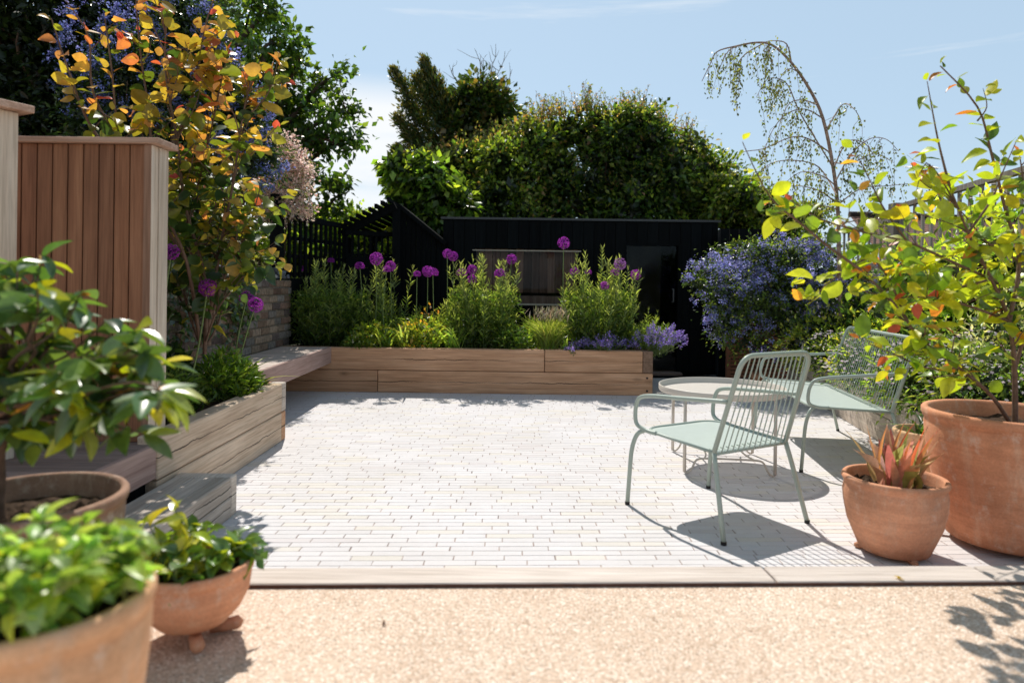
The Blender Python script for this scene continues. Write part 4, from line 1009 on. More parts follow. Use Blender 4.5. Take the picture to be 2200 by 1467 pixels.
t = tree('blue_flowering_shrub', 'tall shadowy shrub dotted with pale blue flower clusters behind the orange-leaved climber', 'shrub', (-3.2, 6.2, -.05),
     [bl(390, 60, 6, .28, .3, .45), bl(440, 170, 6, .3, .3, .45), bl(500, 250, 6, .3, .3, .4), bl(300, 180, 6.1, .4, .3, .55), bl(550, 330, 6, .2, .3, .28), bl(230, 260, 6.2, .4, .3, .5), bl(540, 420, 6, .22, .3, .4), bl(200, 60, 6.2, .35, .3, .4)][:6],
     tr=.06, seed=34, nc=1500, per=8, cs=.06, ll=.05, lw=.45, cols=[(.02, .045, .018), (.04, .07, .025), (.09, .12, .04)], wts=[3, 3, 1])
crown('flowers', [bl(395, 80, 5.9, .3, .3, .5), bl(450, 170, 5.9, .32, .3, .45), bl(510, 260, 5.9, .3, .3, .4), bl(300, 150, 6.0, .4, .3, .5), bl(560, 340, 5.9, .2, .3, .28), bl(210, 130, 6.1, .4, .3, .6)], 380, 34, .022, .020, .8,
      [(.12, .16, .36), (.18, .24, .46), (.28, .33, .55)], [2, 3, 1], t, 35, mat='petal', shell=.75, core=False, cj=.2)
t = tree('blossom_shrub', 'cream and pink blossom-covered shrub above the black trellis post', 'shrub', (-2.9, 8.4, -.05),
     [bl(612, 340, 8, .24, .25, .2), bl(625, 400, 8, .26, .25, .28), bl(598, 440, 8, .22, .25, .22), bl(640, 370, 8, .15, .2, .2)],
     tr=.03, seed=36, nc=90, per=6, cs=.05, ll=.06, lw=.5, cols=[(.10, .13, .04), (.2, .22, .07)], wts=[1, 1], core=False)
crown('flowers', [bl(600, 335, 7.5, .28, .2, .2), bl(618, 400, 7.5, .30, .2, .32), bl(592, 445, 7.5, .24, .2, .24), bl(645, 360, 7.5, .16, .2, .22), bl(655, 450, 7.5, .12, .1, .12)], 260, 22, .04, .030, .7,
      [(.72, .60, .44), (.80, .72, .56), (.58, .40, .30), (.16, .18, .06)], [3, 3, 1, 1.5], t, 37, mat='petal', lump=(6, .4), shell=.3, core=False, cj=.15, up=.2)

# ---- orange / yellow leaved shrub, left ------------------------------
def leafy(name, label, cat, base, limbs, seed, ll, lw, colfun, step, tmpl=T_flat, mat='leaf', stemmat='twig', r0=.008, twl=.2, twn=3, droop=-.2, groups=None, side=1.0, px_Y=True):
    """shrub of drawn branches with side twigs; leaves alternate along all of them"""
    t = thing(name, label, cat, base, 0); rg = R(seed); lst = []; P = []; A = []; K = []
    def run(pl, tstart=0.15, lf=1.0):
        pl = [np.array(p) for p in pl]; seg = [np.linalg.norm(pl[i+1]-pl[i]) for i in range(len(pl)-1)]; tot = sum(seg); s = tstart*tot; k_ = 0
        while s < tot:
            a = s; i = 0
            while i < len(seg)-1 and a > seg[i]: a -= seg[i]; i += 1
            p = pl[i]+(pl[i+1]-pl[i])*min(1, a/max(seg[i], 1e-6)); d = unit(pl[i+1]-pl[i]); sd = unit(np.cross(d, rg.randn(3)*.5+np.array([0, .2, 1.])))*(1 if k_ % 2 else -1)
            P.append(p); A.append(unit(d*.45+sd*side+rg.randn(3)*.35+np.array([0, 0, droop]))); K.append((p[2], s/tot)); k_ += 1; s += step*(.7+.6*rg.rand())
        P.append(pl[-1]); A.append(unit(pl[-1]-pl[-2]+rg.randn(3)*.2)); K.append((pl[-1][2], 1.0))
    for lm_ in limbs:
        lm, rad = lm_[0], lm_[1]; dens = lm_[2] if len(lm_) > 2 else 1.0
        pts = [np.array(at(*q)) if px_Y else np.array(q) for q in lm]; pl = smooth_path(pts, 4); lst.append(([tuple(p) for p in pl], [rad, rad*.25])); run(pl, .25)
        L = sum(np.linalg.norm(pl[i+1]-pl[i]) for i in range(len(pl)-1)); m = int(L*twn*dens/.3)
        for q in range(m):
            tt = .25+(.7 if dens > .5 else .45)*(q+rg.rand())/max(m, 1); i0 = min(int(tt*(len(pl)-1)), len(pl)-2); p = pl[i0]; d = unit(pl[i0+1]-pl[i0])
            e = p+unit(d*.7+rg.randn(3)*np.array([.8, .7, .6])+np.array([0, 0, .25]))*twl*(1.0 if dens > .5 else .6)*(.5+rg.rand()); tw = limb(rg, p, e, 3, .12); lst.append((tw, [rad*.35, rad*.12])); run(tw, .3)
    tubes('branches', lst, stemmat, t, 6)
    P = np.array(P); A = np.array(A); K = np.array(K); n = len(P); C = colfun(rg, P, K)
    pet = unit(A)*.01
    leaves('foliage', P+pet, A, rg.randn(n, 3)*.55+np.array([0, -.1, .9]), ll*(.6+.6*rg.rand(n))*(1.12-.55*K[:, 1]**3), lw, C, mat, t, tmpl, True)
    return t
def col_orange(rg, P, K):
    n = len(P); z = (P[:, 2]-1.2)/1.7; t_ = z*.50+.34*K[:, 1]+.20*rg.randn(n)-.03
    pals = np.array([(.03, .07, .02), (.07, .12, .02), (.20, .22, .03), (.44, .32, .06), (.56, .27, .10), (.44, .07, .07)]); x = np.clip(t_*5.4, 0, 4.99); i = x.astype(int); f = (x-i)[:, None]
    return (pals[i]*(1-f)+pals[i+1]*f)*(1+.15*rg.randn(n, 1)).clip(.5, 1.5)
Y0 = 4.3
leafy('orange_leaved_shrub', 'large open shrub with backlit golden, orange and crimson round leaves rising behind the slatted screen', 'shrub', tuple(gnd(440, 800, .37)),
    [([(440, 760, 4.3), (440, 600, 4.2), (400, 450, 4.1), (380, 300, 4.0), (355, 150, 3.9), (360, 20, 3.9)], .013, .7), ([(445, 720, 4.3), (470, 550, 4.2), (500, 400, 4.1), (520, 260, 4.0), (545, 150, 4)], .012),
     ([(430, 740, 4.3), (400, 560, 4.0), (330, 420, 3.9), (260, 300, 3.8), (240, 150, 3.7), (225, 40, 3.7)], .012, .35), ([(400, 560, 4.1), (300, 400, 3.8), (200, 280, 3.6), (150, 160, 3.5), (110, 40, 3.5)], .011, .12),
     ([(450, 700, 4.3), (480, 600, 4.3), (530, 500, 4.2), (560, 400, 4.2)], .010), ([(380, 300, 4.0), (420, 180, 4), (440, 60, 4.0), (470, -30, 4)], .009, .5), ([(330, 420, 3.9), (320, 250, 3.9), (300, 100, 3.9), (290, -30, 3.8)], .009, .3),
     ([(440, 620, 4.2), (400, 500, 4.2), (430, 380, 4.2), (460, 250, 4.1), (480, 150, 4)], .010), ([(470, 560, 4.2), (420, 480, 4.3), (400, 420, 4.4), (410, 330, 4.3)], .009), ([(260, 310, 3.8), (200, 200, 3.7), (190, 80, 3.7), (140, 0, 3.6)], .008, .12),
     ([(440, 740, 4.3), (470, 660, 4.1), (520, 600, 4.1), (540, 560, 4.0)], .008), ([(430, 740, 4.4), (400, 650, 4.4), (390, 560, 4.5), (370, 470, 4.5)], .009), ([(520, 260, 4.0), (570, 210, 4.0), (590, 160, 4), (600, 110, 4)], .006, .3), ([(480, 600, 4.3), (420, 560, 4.5), (450, 480, 4.5), (500, 330, 4.4)], .009),
     ([(445, 740, 4.35), (470, 690, 4.45), (490, 600, 4.5), (520, 450, 4.5)], .009), ([(430, 700, 4.5), (380, 620, 4.6), (410, 520, 4.6), (470, 400, 4.6)], .009)],
    41, .098, .80, col_orange, .048, T_flat, 'leaf', 'twig', twl=.26, twn=5.4, droop=-.25)
# ivy on the brick wall
rg = R(43); IV = thing('ivy', 'trailing ivy with small dark leaves hanging down the brick wall', 'climber', (-2.4, 5.6, .6)); lst = []; P = []; 
for i in range(26):
    y = 4.3+2.0*rg.rand(); z0 = 1.25; pl = [(-2.405, y, z0)]; q = z0
    while q > .55+.4*rg.rand(): q -= .07; y += rg.randn()*.025; pl.append((-2.41+rg.rand()*.03, y, q))
    lst.append((pl, [.005, .002]))
    for p in pl:
        for k_ in range(4): P.append(np.array(p)+rg.randn(3)*np.array([.02, .06, .05])+np.array([.02, 0, 0]))
tubes('stems', lst, 'twig', IV, 4); P = np.array(P); n = len(P)
leaves('foliage', P, np.stack([rg.rand(n)*.5, rg.randn(n)*.6, -.3+rg.randn(n)*.5], 1), np.stack([np.ones(n), rg.randn(n)*.4, .4+rg.randn(n)*.4], 1), .045+.02*rg.rand(n), .9, pal(rg, n, [(.03, .06, .02), (.05, .10, .03), (.12, .18, .04)], [3, 2, 1]), 'glossleaf', IV, T_mid)

# ---- ceanothus right -------------------------------------------------
cb = [bl(1640, 620, 7.7, .62, .55, .42), bl(1560, 640, 7.6, .38, .45, .38), bl(1740, 600, 7.8, .55, .55, .42), bl(1680, 700, 7.7, .55, .5, .45), bl(1600, 560, 7.7, .42, .45, .22), bl(1800, 650, 7.9, .35, .5, .45), bl(1520, 590, 7.55, .22, .3, .16), bl(1560, 700, 7.6, .22, .35, .24), bl(1700, 560, 7.8, .45, .45, .25)]
t = tree('blue_ceanothus', 'rounded shrub smothered in violet-blue flowers at the right-hand end of the shed', 'shrub', (3.35, 7.95, .36), cb, tr=.05, seed=51, lump=(8, .36), nc=1500, per=9, cs=.05, ll=.038, lw=.5,
     cols=[(.04, .07, .015), (.09, .15, .03), (.16, .22, .04)], wts=[3, 3, 2])
crown('flowers', [(a, b, c_, d*1.04, e*1.04, f*1.04) for (a, b, c_, d, e, f) in cb], 1150, 28, .017, .0165, .85, [(.15, .18, .44), (.24, .29, .58), (.36, .41, .70), (.50, .54, .80)], [2, 3, 3, 1.5], t, 52, mat='petal', lump=(8, .38), shell=.72, core=False, cj=.25)

# ---- birch -----------------------------------------------------------
def birch():
    base = at(1805, 760, 7.3); base.z = .36
    t = thing('weeping_birch', 'slender young weeping birch arching over to the left against the open sky', 'tree', tuple(base)); rg = R(61); Y = 7.3
    lst = []; P = []; A = []
    main = [(1806, 780), (1806, 660), (1803, 560), (1800, 450), (1790, 360), (1768, 255), (1738, 190), (1700, 135), (1660, 98), (1625, 92), (1580, 100), (1540, 112), (1525, 140), (1508, 175)]
    pl = smooth_path([np.array(at(x, y, Y)) for x, y in main], 4); lst.append(([tuple(p) for p in pl], [.030, .026, .024, .022]+[.020*(1-i/(len(pl)-4))+.003 for i in range(len(pl)-4)]))
    brs = [[(1768, 255), (1730, 235), (1690, 245), (1660, 280), (1640, 330)], [(1785, 330), (1740, 300), (1700, 295), (1640, 320), (1590, 330), (1565, 370)], [(1790, 360), (1720, 245), (1690, 180), (1650, 170), (1625, 210)],
           [(1795, 390), (1830, 330), (1870, 298), (1905, 300), (1930, 325)], [(1792, 360), (1820, 305), (1860, 310), (1885, 350)], [(1800, 440), (1850, 405), (1900, 400), (1950, 395)], [(1798, 420), (1760, 360), (1710, 345), (1660, 350), (1625, 375)],
           [(1745, 200), (1720, 160), (1690, 150), (1665, 190)], [(1700, 135), (1690, 95), (1660, 88), (1640, 92)], [(1755, 225), (1720, 215), (1690, 230), (1665, 300)], [(1800, 440), (1760, 410), (1700, 400), (1660, 430)], [(1775, 280), (1810, 225), (1835, 235), (1850, 260)],
           [(1803, 480), (1850, 470), (1880, 440), (1900, 470)], [(1800, 450), (1740, 440), (1690, 470)], [(1805, 410), (1770, 380), (1720, 370), (1680, 400)], [(1790, 350), (1830, 350), (1880, 330), (1920, 350)], [(1640, 94), (1600, 118), (1580, 150), (1572, 200)], [(1600, 95), (1565, 110), (1545, 150)]]
    allb = []
    for b in brs:
        q = smooth_path([np.array(at(x, y, Y+rg.randn()*.15)) for x, y in b], 4); lst.append(([tuple(p) for p in q], [.008, .0025])); allb.append(q)
    allb.append(pl[28:])
    for q in allb:
        m = max(3, int(len(q)*.58))
        for k_ in range(m):
            i = int((.15+.85*rg.rand())*(len(q)-1)); p = np.array(q[i]); L = .12+.42*rg.rand()**1.3; e = p+np.array([rg.randn()*.06, rg.randn()*.06, -L]); md = (p+e)/2+np.array([rg.randn()*.03, rg.randn()*.03, .03])
            s = smooth_path([p, md, e], 3); lst.append(([tuple(v) for v in s], [.0025, .0012]))
            for z in range(int(L*60)): u = .1+.9*rg.rand(); P.append(p+(e-p)*u+rg.randn(3)*.02); A.append(np.array([rg.randn()*.5, rg.randn()*.5, -1]))
    for z in range(420):
        a_ = allb[rg.randint(len(allb))]; P.append(np.array(a_[rg.randint(len(a_))])+rg.randn(3)*.02); A.append(np.array([rg.randn()*.6, rg.randn()*.6, -.7]))
    tubes('trunk', lst, 'birchbark', t, 6); P = np.array(P); n = len(P)
    leaves('crown', P, np.array(A), rdir(rg, n), .026+.016*rg.rand(n), .65, pal(rg, n, [(.10, .12, .04), (.18, .22, .06), (.30, .32, .10)], [3, 3, 1]), 'leaf', t)
birch()
# ---- perennials --------------------------------------------------------
def perennial(name, label, cat, x, y, z, rx, h, ns, seed, ll=.115, lw=.14, cols=GREEN, wts=(2, 3, 3, 2), base_bush=True, top_col=(.20, .26, .10), step=.032, tall=.35, group=None):
    """clump of upright leafy stems, willow-like leaves"""
    t = thing(name, label, cat, (x, y, z), 0, group); rg = R(seed); lst = []; P = []; A = []; C = []; LL = []
    for i in range(ns):
        a = rg.rand()*6.28; q = rg.rand()**.6; bx, by = x+q*rx*.6*math.cos(a), y+q*min(rx, .32)*.7*math.sin(a)
        hh = h*(1-.30*q)*(.52+.42*rg.rand()); tall_one = rg.rand() < tall
        if tall_one: hh = h*(1-.18*q)*(.92+.22*rg.rand())
        top = (x+q*rx*1.15*math.cos(a)+rg.randn()*.03, y+q*.40*math.sin(a)+rg.randn()*.03, z+hh); pl = limb(rg, (bx, by, z), top, 5, .05); lst.append((pl, [.0045, .0018]))
        m = int(hh/step*(1.0 if not tall_one else .9)); d = unit(np.array(top)-np.array((bx, by, z)))
        for k_ in range(m):
            u = .06+.94*(k_/m); s = u*(len(pl)-1); i0 = min(int(s), len(pl)-2); p = np.array(pl[i0])*(1-(s-i0))+np.array(pl[i0+1])*(s-i0); az = k_*2.4+rg.randn()*.4
            for w_ in range(2):
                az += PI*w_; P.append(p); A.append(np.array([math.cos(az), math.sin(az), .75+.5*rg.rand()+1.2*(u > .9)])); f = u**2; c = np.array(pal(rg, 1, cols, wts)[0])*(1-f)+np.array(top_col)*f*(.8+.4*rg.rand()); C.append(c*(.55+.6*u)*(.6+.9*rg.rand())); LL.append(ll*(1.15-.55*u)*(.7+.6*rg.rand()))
    if base_bush:
        for k_ in range(int(ns*30*rx*3)):
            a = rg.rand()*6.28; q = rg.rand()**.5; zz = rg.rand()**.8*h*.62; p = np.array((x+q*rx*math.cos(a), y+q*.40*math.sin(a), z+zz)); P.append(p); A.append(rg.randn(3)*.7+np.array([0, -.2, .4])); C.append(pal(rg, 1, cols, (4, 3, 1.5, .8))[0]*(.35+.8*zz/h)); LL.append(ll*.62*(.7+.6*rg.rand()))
    tubes('stems', lst, 'stem', t, 4); P = np.array(P); n = len(P)
    leaves('foliage', P, np.array(A), rg.randn(n, 3)*.6+np.array([0, 0, .8]), np.array(LL), lw, np.array(C), 'leaf', t, T_far); return t
SZ = .43
def X(px, Y): return at(px, 600, Y)[0]
WG = [(.09, .17, .03), (.17, .29, .045), (.28, .40, .07), (.38, .48, .12)]
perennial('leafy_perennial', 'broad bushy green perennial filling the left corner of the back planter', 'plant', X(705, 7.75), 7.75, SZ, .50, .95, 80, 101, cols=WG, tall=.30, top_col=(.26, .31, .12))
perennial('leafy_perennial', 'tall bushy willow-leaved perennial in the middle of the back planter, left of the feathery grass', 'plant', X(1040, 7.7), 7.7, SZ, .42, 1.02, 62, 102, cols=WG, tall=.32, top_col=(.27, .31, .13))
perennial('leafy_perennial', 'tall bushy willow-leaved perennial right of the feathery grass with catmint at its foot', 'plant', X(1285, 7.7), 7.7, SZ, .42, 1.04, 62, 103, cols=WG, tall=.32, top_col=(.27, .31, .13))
perennial('leafy_perennial', 'thin scattered stems leaning up between the left bush and the golden low plants', 'plant', X(835, 7.9), 7.9, SZ, .22, 1.0, 12, 104, cols=WG, base_bush=False, tall=.5, top_col=(.18, .20, .10), step=.035)
def clump(name, label, cat, x, y, z, rx, h, n, seed, cols, wts, ll=.05, lw=.5, tmpl=T_mid, mat='leaf', up=.5, group=None, ry=None):
    t = thing(name, label, cat, (x, y, z), 0, group); rg = R(seed); a = rg.rand(n)*6.28; q = rg.rand(n)**.5; u = rg.rand(n)
    ry = ry or rx; P = np.stack([x+q*rx*np.cos(a)*(1-.3*u), y+q*ry*np.sin(a)*(1-.3*u), z+.01+u*h*(1-.5*q*q)], 1)
    A = np.stack([np.cos(a)*q, np.sin(a)*q, up*np.ones(n)], 1)+rg.randn(n, 3)*.55
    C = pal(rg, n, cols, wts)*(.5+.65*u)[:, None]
    lst = [(limb(rg, (x+rg.randn()*rx*.3, y+rg.randn()*ry*.3, z-.01), P[i], 3, .1), [.003, .0015]) for i in range(0, n, max(1, n//40))]
    tubes('stems', lst, 'stem', t, 4); leaves('foliage', P, A, rg.randn(n, 3)*.6+np.array([0, 0, .9]), ll*(.6+.7*rg.rand(n)), lw, C, mat, t, tmpl); return t
def straps(name, label, cat, x, y, z, n, L, wd, seed, cols, wts, spread=.6, drop=.5, group=None, rx=.06, mat='leaf', tp=None):
    t = thing(name, label, cat, (x, y, z), 0, group); rg = R(seed); a = rg.rand(n)*6.28; s = spread*(.25+.75*rg.rand(n))
    P = np.stack([x+rx*rg.randn(n)*.6, y+rx*rg.randn(n)*.5, np.full(n, z-.01)], 1); A = np.stack([np.cos(a)*s, np.sin(a)*s, np.ones(n)], 1); Nn = np.stack([-np.cos(a), -np.sin(a), s], 1)
    leaves('foliage', P, A, Nn, L*(.55+.5*rg.rand(n)), wd/L, pal(rg, n, cols, wts), mat, t, tp or T_strap(drop), True); return t
YG = [(.14, .24, .03), (.26, .34, .04), (.42, .46, .06), (.50, .32, .06)]
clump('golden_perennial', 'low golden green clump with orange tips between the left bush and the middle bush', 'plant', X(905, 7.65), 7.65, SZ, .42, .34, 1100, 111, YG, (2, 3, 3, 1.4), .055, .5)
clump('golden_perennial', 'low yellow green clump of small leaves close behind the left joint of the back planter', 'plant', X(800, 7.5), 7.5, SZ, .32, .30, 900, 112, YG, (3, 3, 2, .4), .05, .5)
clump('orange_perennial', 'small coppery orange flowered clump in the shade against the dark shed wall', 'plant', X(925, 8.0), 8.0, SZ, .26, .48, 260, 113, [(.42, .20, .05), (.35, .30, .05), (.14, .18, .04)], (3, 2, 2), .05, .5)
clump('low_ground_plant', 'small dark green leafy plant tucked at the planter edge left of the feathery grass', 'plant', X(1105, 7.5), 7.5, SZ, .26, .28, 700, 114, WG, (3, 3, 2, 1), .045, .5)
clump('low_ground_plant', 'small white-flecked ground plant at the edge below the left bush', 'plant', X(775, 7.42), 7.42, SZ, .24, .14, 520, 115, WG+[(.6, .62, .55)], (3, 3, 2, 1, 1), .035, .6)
for i, (px, Y, n, L, lb) in enumerate(((975, 7.42, 30, .42, 'broad strap-leaved green plant at the foot of the middle bush'), (930, 7.45, 26, .40, 'bright strap-leaved plant under the tall pair of pompoms'), (835, 7.42, 24, .40, 'strap-leaved plant with bent tips beside the golden clump'),
                                     (1120, 7.5, 18, .38, 'strap-leaved plant arching out right of the middle bush'), (1222, 7.42, 12, .24, 'strap-leaved plant flopping over the timber edge right of the feathery grass'), (1330, 7.55, 8, .3, 'strap-leaved plant behind the catmint'), (880, 7.5, 26, .46, 'upright strap-leaved plant among the golden clump'))):
    straps('strap_leaved_plant', lb, 'plant', X(px, Y), Y, SZ, n, L, .030, 120+i, [(.16, .28, .05), (.28, .42, .07), (.40, .50, .16)], (2, 3, 2), .62, .38, rx=.07)
rg = R(139)
for i, (px, Y, lb) in enumerate(((860, 7.9, 'loose green filler plant with thin stems behind the golden clumps'), (950, 7.95, 'green filler plant between the golden clump and the middle bush'), (1170, 8.0, 'green filler plant behind the feathery grass'), (1385, 7.7, 'leafy green filler plant at the right-hand end behind the catmint'))):
    perennial('filler_plant', lb, 'plant', X(px, Y), Y, SZ, .34, (.55, .5, .42, .46)[i], 34, 190+i, cols=WG, tall=.15, top_col=(.24, .30, .08), ll=.08)
# feathery grass
gx_ = X(1180, 7.5); rg = R(131)
t = straps('feathery_grass', 'tuft of fine feathery grass glowing pale at the tips between the two tall bushes', 'grass', gx_, 7.5, SZ, 700, .44, .0050, 130, [(.22, .32, .05), (.36, .46, .09), (.50, .54, .22)], (2, 3, 2), .42, .30, rx=.06)
P = np.array([[gx_+.03+rg.randn()*.11, 7.5+rg.randn()*.06, SZ+.30+.12*rg.rand()] for _ in range(160)])
leaves('seed_heads', P, np.stack([.25+rg.randn(160)*.35, rg.randn(160)*.25, np.ones(160)], 1), rdir(rg, 160), .10, .02, pal(rg, 160, [(.62, .60, .42), (.5, .52, .3)], [1, 1]), 'petal', t)
# catmint
def catmint(label, px, Y, rx, h, seed, n=46, lean=0.0, z=SZ):
    x = X(px, Y); t = thing('catmint', label, 'plant', (x, Y, z)); rg = R(seed); lst = []; P = []; A = []; C = []; FP = []; FA = []
    for i in range(n):
        a = rg.rand()*6.28; q = rg.rand()**.5; e = np.array((x+lean+q*rx*math.cos(a)*1.1, Y+q*.25*math.sin(a)-.05, z+h*(.45+.55*rg.rand())*(1-.5*q*q)+.02)); pl = limb(rg, (x+.3*q*rx*math.cos(a), Y+.1*math.sin(a), z), e, 4, .12); lst.append((pl, [.003, .0015]))
        for k_ in range(16): u = rg.rand()*.8; s = np.array(pl[int(u*(len(pl)-1))]); P.append(s+rg.randn(3)*.018); A.append(rg.randn(3)+np.array([0, 0, .3])); C.append(pal(rg, 1, [(.08, .13, .05), (.14, .2, .08)], [1, 1])[0])
        d = unit(e-np.array(pl[-3]))
        for k_ in range(34): u = rg.rand(); FP.append(e-d*.10*u+rg.randn(3)*.009); FA.append(rg.randn(3)+d*.4)
    tubes('stems', lst, 'stem', t, 4); n1 = len(P); leaves('foliage', np.array(P), np.array(A), rdir(rg, n1), .028, .6, np.array(C), 'leaf', t); n2 = len(FP)
    leaves('flowers', np.array(FP), np.array(FA), rdir(rg, n2), .018, .7, pal(rg, n2, [(.30, .24, .60), (.42, .34, .72), (.22, .18, .5)], [2, 2, 1]), 'petal', t)
catmint('catmint with lilac flower spikes spilling over the right-hand end of the back planter', 1405, 7.42, .30, .36, 141, 64, .05)
catmint('low catmint with lilac flowers trailing over the planter edge below the right bush', 1300, 7.38, .30, .24, 142, 36)
catmint('small sprig of catmint hanging over the timber just right of the feathery grass', 1232, 7.34, .12, .12, 143, 10)

# ---- alliums ------------------------------------------------------------
def allium_head(r, seed, mode):
    rg = R(seed); n = 190; d = rdir(rg, n)
    if mode == 'half': d[:, 2] = np.abs(d[:, 2])*1.0-.35; d = unit(d)
    P = []; A = []; Nn = []
    for q in d:
        c_ = q*r*(.86+.14*rg.rand()); o = unit(np.cross(q, rg.randn(3)))
        for k_ in range(5):
            a = k_*1.2566; o2 = o*math.cos(a)+np.cross(q, o)*math.sin(a); P.append(c_); A.append(o2+q*.5); Nn.append(q)
    return np.array(P), np.array(A), np.array(Nn), d
AL = [(651, 580, 9, 7.9, 'small purple allium low at the far left of the back planter'), (711, 561, 8, 8.0, 'tiny purple allium peeping behind the left bush in front of the trellis'),
      (773, 573, 11, 7.7, 'purple allium on the left standing just left of a larger one'), (808, 556, 15, 7.6, 'large fluffy purple allium above the left side of the planter'),
      (839, 572, 12, 7.8, 'rear purple allium of the close pair right of the large fluffy one'), (831, 580, 10, 7.55, 'front lower purple allium of the close pair right of the large fluffy one'),
      (896, 590, 9, 7.7, 'small flat-topped purple allium alone on a pale stem left of the dark gap'), (919, 583, 13, 7.75, 'left rear head of the overlapping purple pair against the black wall'),
      (930, 587, 13, 7.6, 'right front head of the overlapping purple pair against the black wall'), (961, 545, 11, 7.6, 'upper magenta allium of the tall pair left of the window'), (974, 551, 11, 7.7, 'lower allium of the tall pair left of the window'),
      (992, 588, 13, 7.75, 'left head of the three alliums clustered by the middle bush'), (1014, 579, 11, 7.6, 'top right head of the three alliums clustered by the middle bush'), (1014, 600, 11, 7.8, 'lowest darkest head of the three alliums by the middle bush'),
      (1074, 589, 13, 7.5, 'deep purple allium in front of the middle bush'), (1099, 557, 12, 7.8, 'purple allium at the top right of the middle bush before the window'), (1211, 522, 14, 7.6, 'tallest purple allium standing high above all others'),
      (1235, 585, 11, 7.8, 'purple allium half hidden at the left of the right-hand bush'), (1264, 586, 8, 7.6, 'small magenta allium inside the right-hand bush'), (1299, 614, 10, 7.45, 'flat magenta allium low in front of the right-hand bush'),
      (1321, 588, 11, 7.8, 'dark purple allium just below the pale round one'), (1332, 567, 14, 7.55, 'large paler lilac round allium before the dark doorway'), (1366, 590, 12, 7.6, 'rightmost purple allium standing before the doorway')]
ALL = [(368, 541, 18, 3.75, 'purple allium partly tucked behind the slatted screen edge'), (446, 618, 20, 4.05, 'large purple allium leaning on a long stem in the left planter'), (530, 640, 16, 4.75, 'rear head of the two touching alliums in the left planter'), (549, 655, 17, 4.65, 'front head of the two touching alliums in the left planter')]
for gi, (lst_, zb, grp) in enumerate(((AL, SZ, 'purple alliums in the back planter'), (ALL, .375, 'purple alliums in the left planter'))):
    for i, (px, py, pr, Y, lb) in enumerate(lst_):
        p = at(px, py, Y); r = pr/F*Y*.92; rg = R(300+i+50*gi)
        bx, by = p.x+rg.randn()*.03-(.10 if gi else .0), Y+rg.randn()*.03
        t = thing('allium', lb, 'flower', (bx, by, zb), 0, grp)
        pl = smooth_path([np.array((bx, by, zb-.01)), np.array(((bx+p.x)/2+rg.randn()*.015-(.02 if gi else 0), (by+Y)/2, (zb+p.z)/2)), np.array(p)], 5)
        mb = MB(); mb.tube([tuple(q) for q in pl], [.0055, .0042], 6, False); mb.build('stem', M['stem'], t, True)
        mode = 'half' if i % 3 == 2 or pr < 10 else 'ball'; P, A, Nn, d = allium_head(r, 500+i+gi*60, mode); n = len(P)
        pale = i == 21; base = [(.38, .05, .42), (.26, .03, .34), (.50, .08, .48)] if not pale else [(.50, .26, .55), (.42, .18, .48)]
        hd = leaves('flower_head', P+np.array(p), A, Nn, r*.20, .38, pal(rg, n, base, [1]*len(base), .2), 'petal', t)
        mb = MB(); mb.c = tuple(np.array(base[1])*.55)
        for q in d[::3]: mb.tube([tuple(p), tuple(np.array(p)+q*r*.86)], .0012, 3, False)
        mb.build('flower_stalks', M['petal'], hd)
# ---- left planter plants ---------------------------------------------
z = .375
straps('strap_leaved_plant', 'bright upright strap leaves beside the allium stems in the left planter', 'plant', at(510, 700, 4.75)[0], 4.75, z, 24, .36, .035, 151, [(.14, .24, .05), (.28, .38, .07)], (1, 1), .6, .35, rx=.05)
straps('strap_leaved_plant', 'drooping strap leaves curling over the corner of the left planter', 'plant', at(560, 700, 4.85)[0], 4.85, z+.01, 10, .26, .03, 152, [(.2, .3, .05), (.36, .42, .07)], (1, 1), 1.3, 1.0, rx=.05)
clump('leafy_ground_plant', 'dense bright green low foliage along the middle of the left planter', 'plant', at(480, 760, 4.55)[0], 4.55, z, .24, .30, 1500, 153, [(.09, .17, .02), (.18, .30, .04), (.32, .44, .06)], (3, 3, 2), .055, .35, ry=.34)
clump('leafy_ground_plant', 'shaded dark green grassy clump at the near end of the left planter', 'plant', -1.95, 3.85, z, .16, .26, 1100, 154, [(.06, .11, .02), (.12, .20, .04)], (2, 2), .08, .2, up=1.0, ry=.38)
clump('leafy_ground_plant', 'small-leaved green plant with tiny white flowers by the bench end', 'plant', -1.86, 4.86, z, .12, .2, 420, 155, [(.10, .18, .03), (.2, .3, .05), (.7, .72, .66)], (2, 2, .5), .035, .5)
clump('leafy_ground_plant', 'dark leaves filling the shade at the foot of the brick wall', 'plant', -2.22, 4.3, z, .18, .40, 900, 156, [(.03, .07, .02), (.07, .12, .03)], (2, 1), .06, .6, ry=.5)

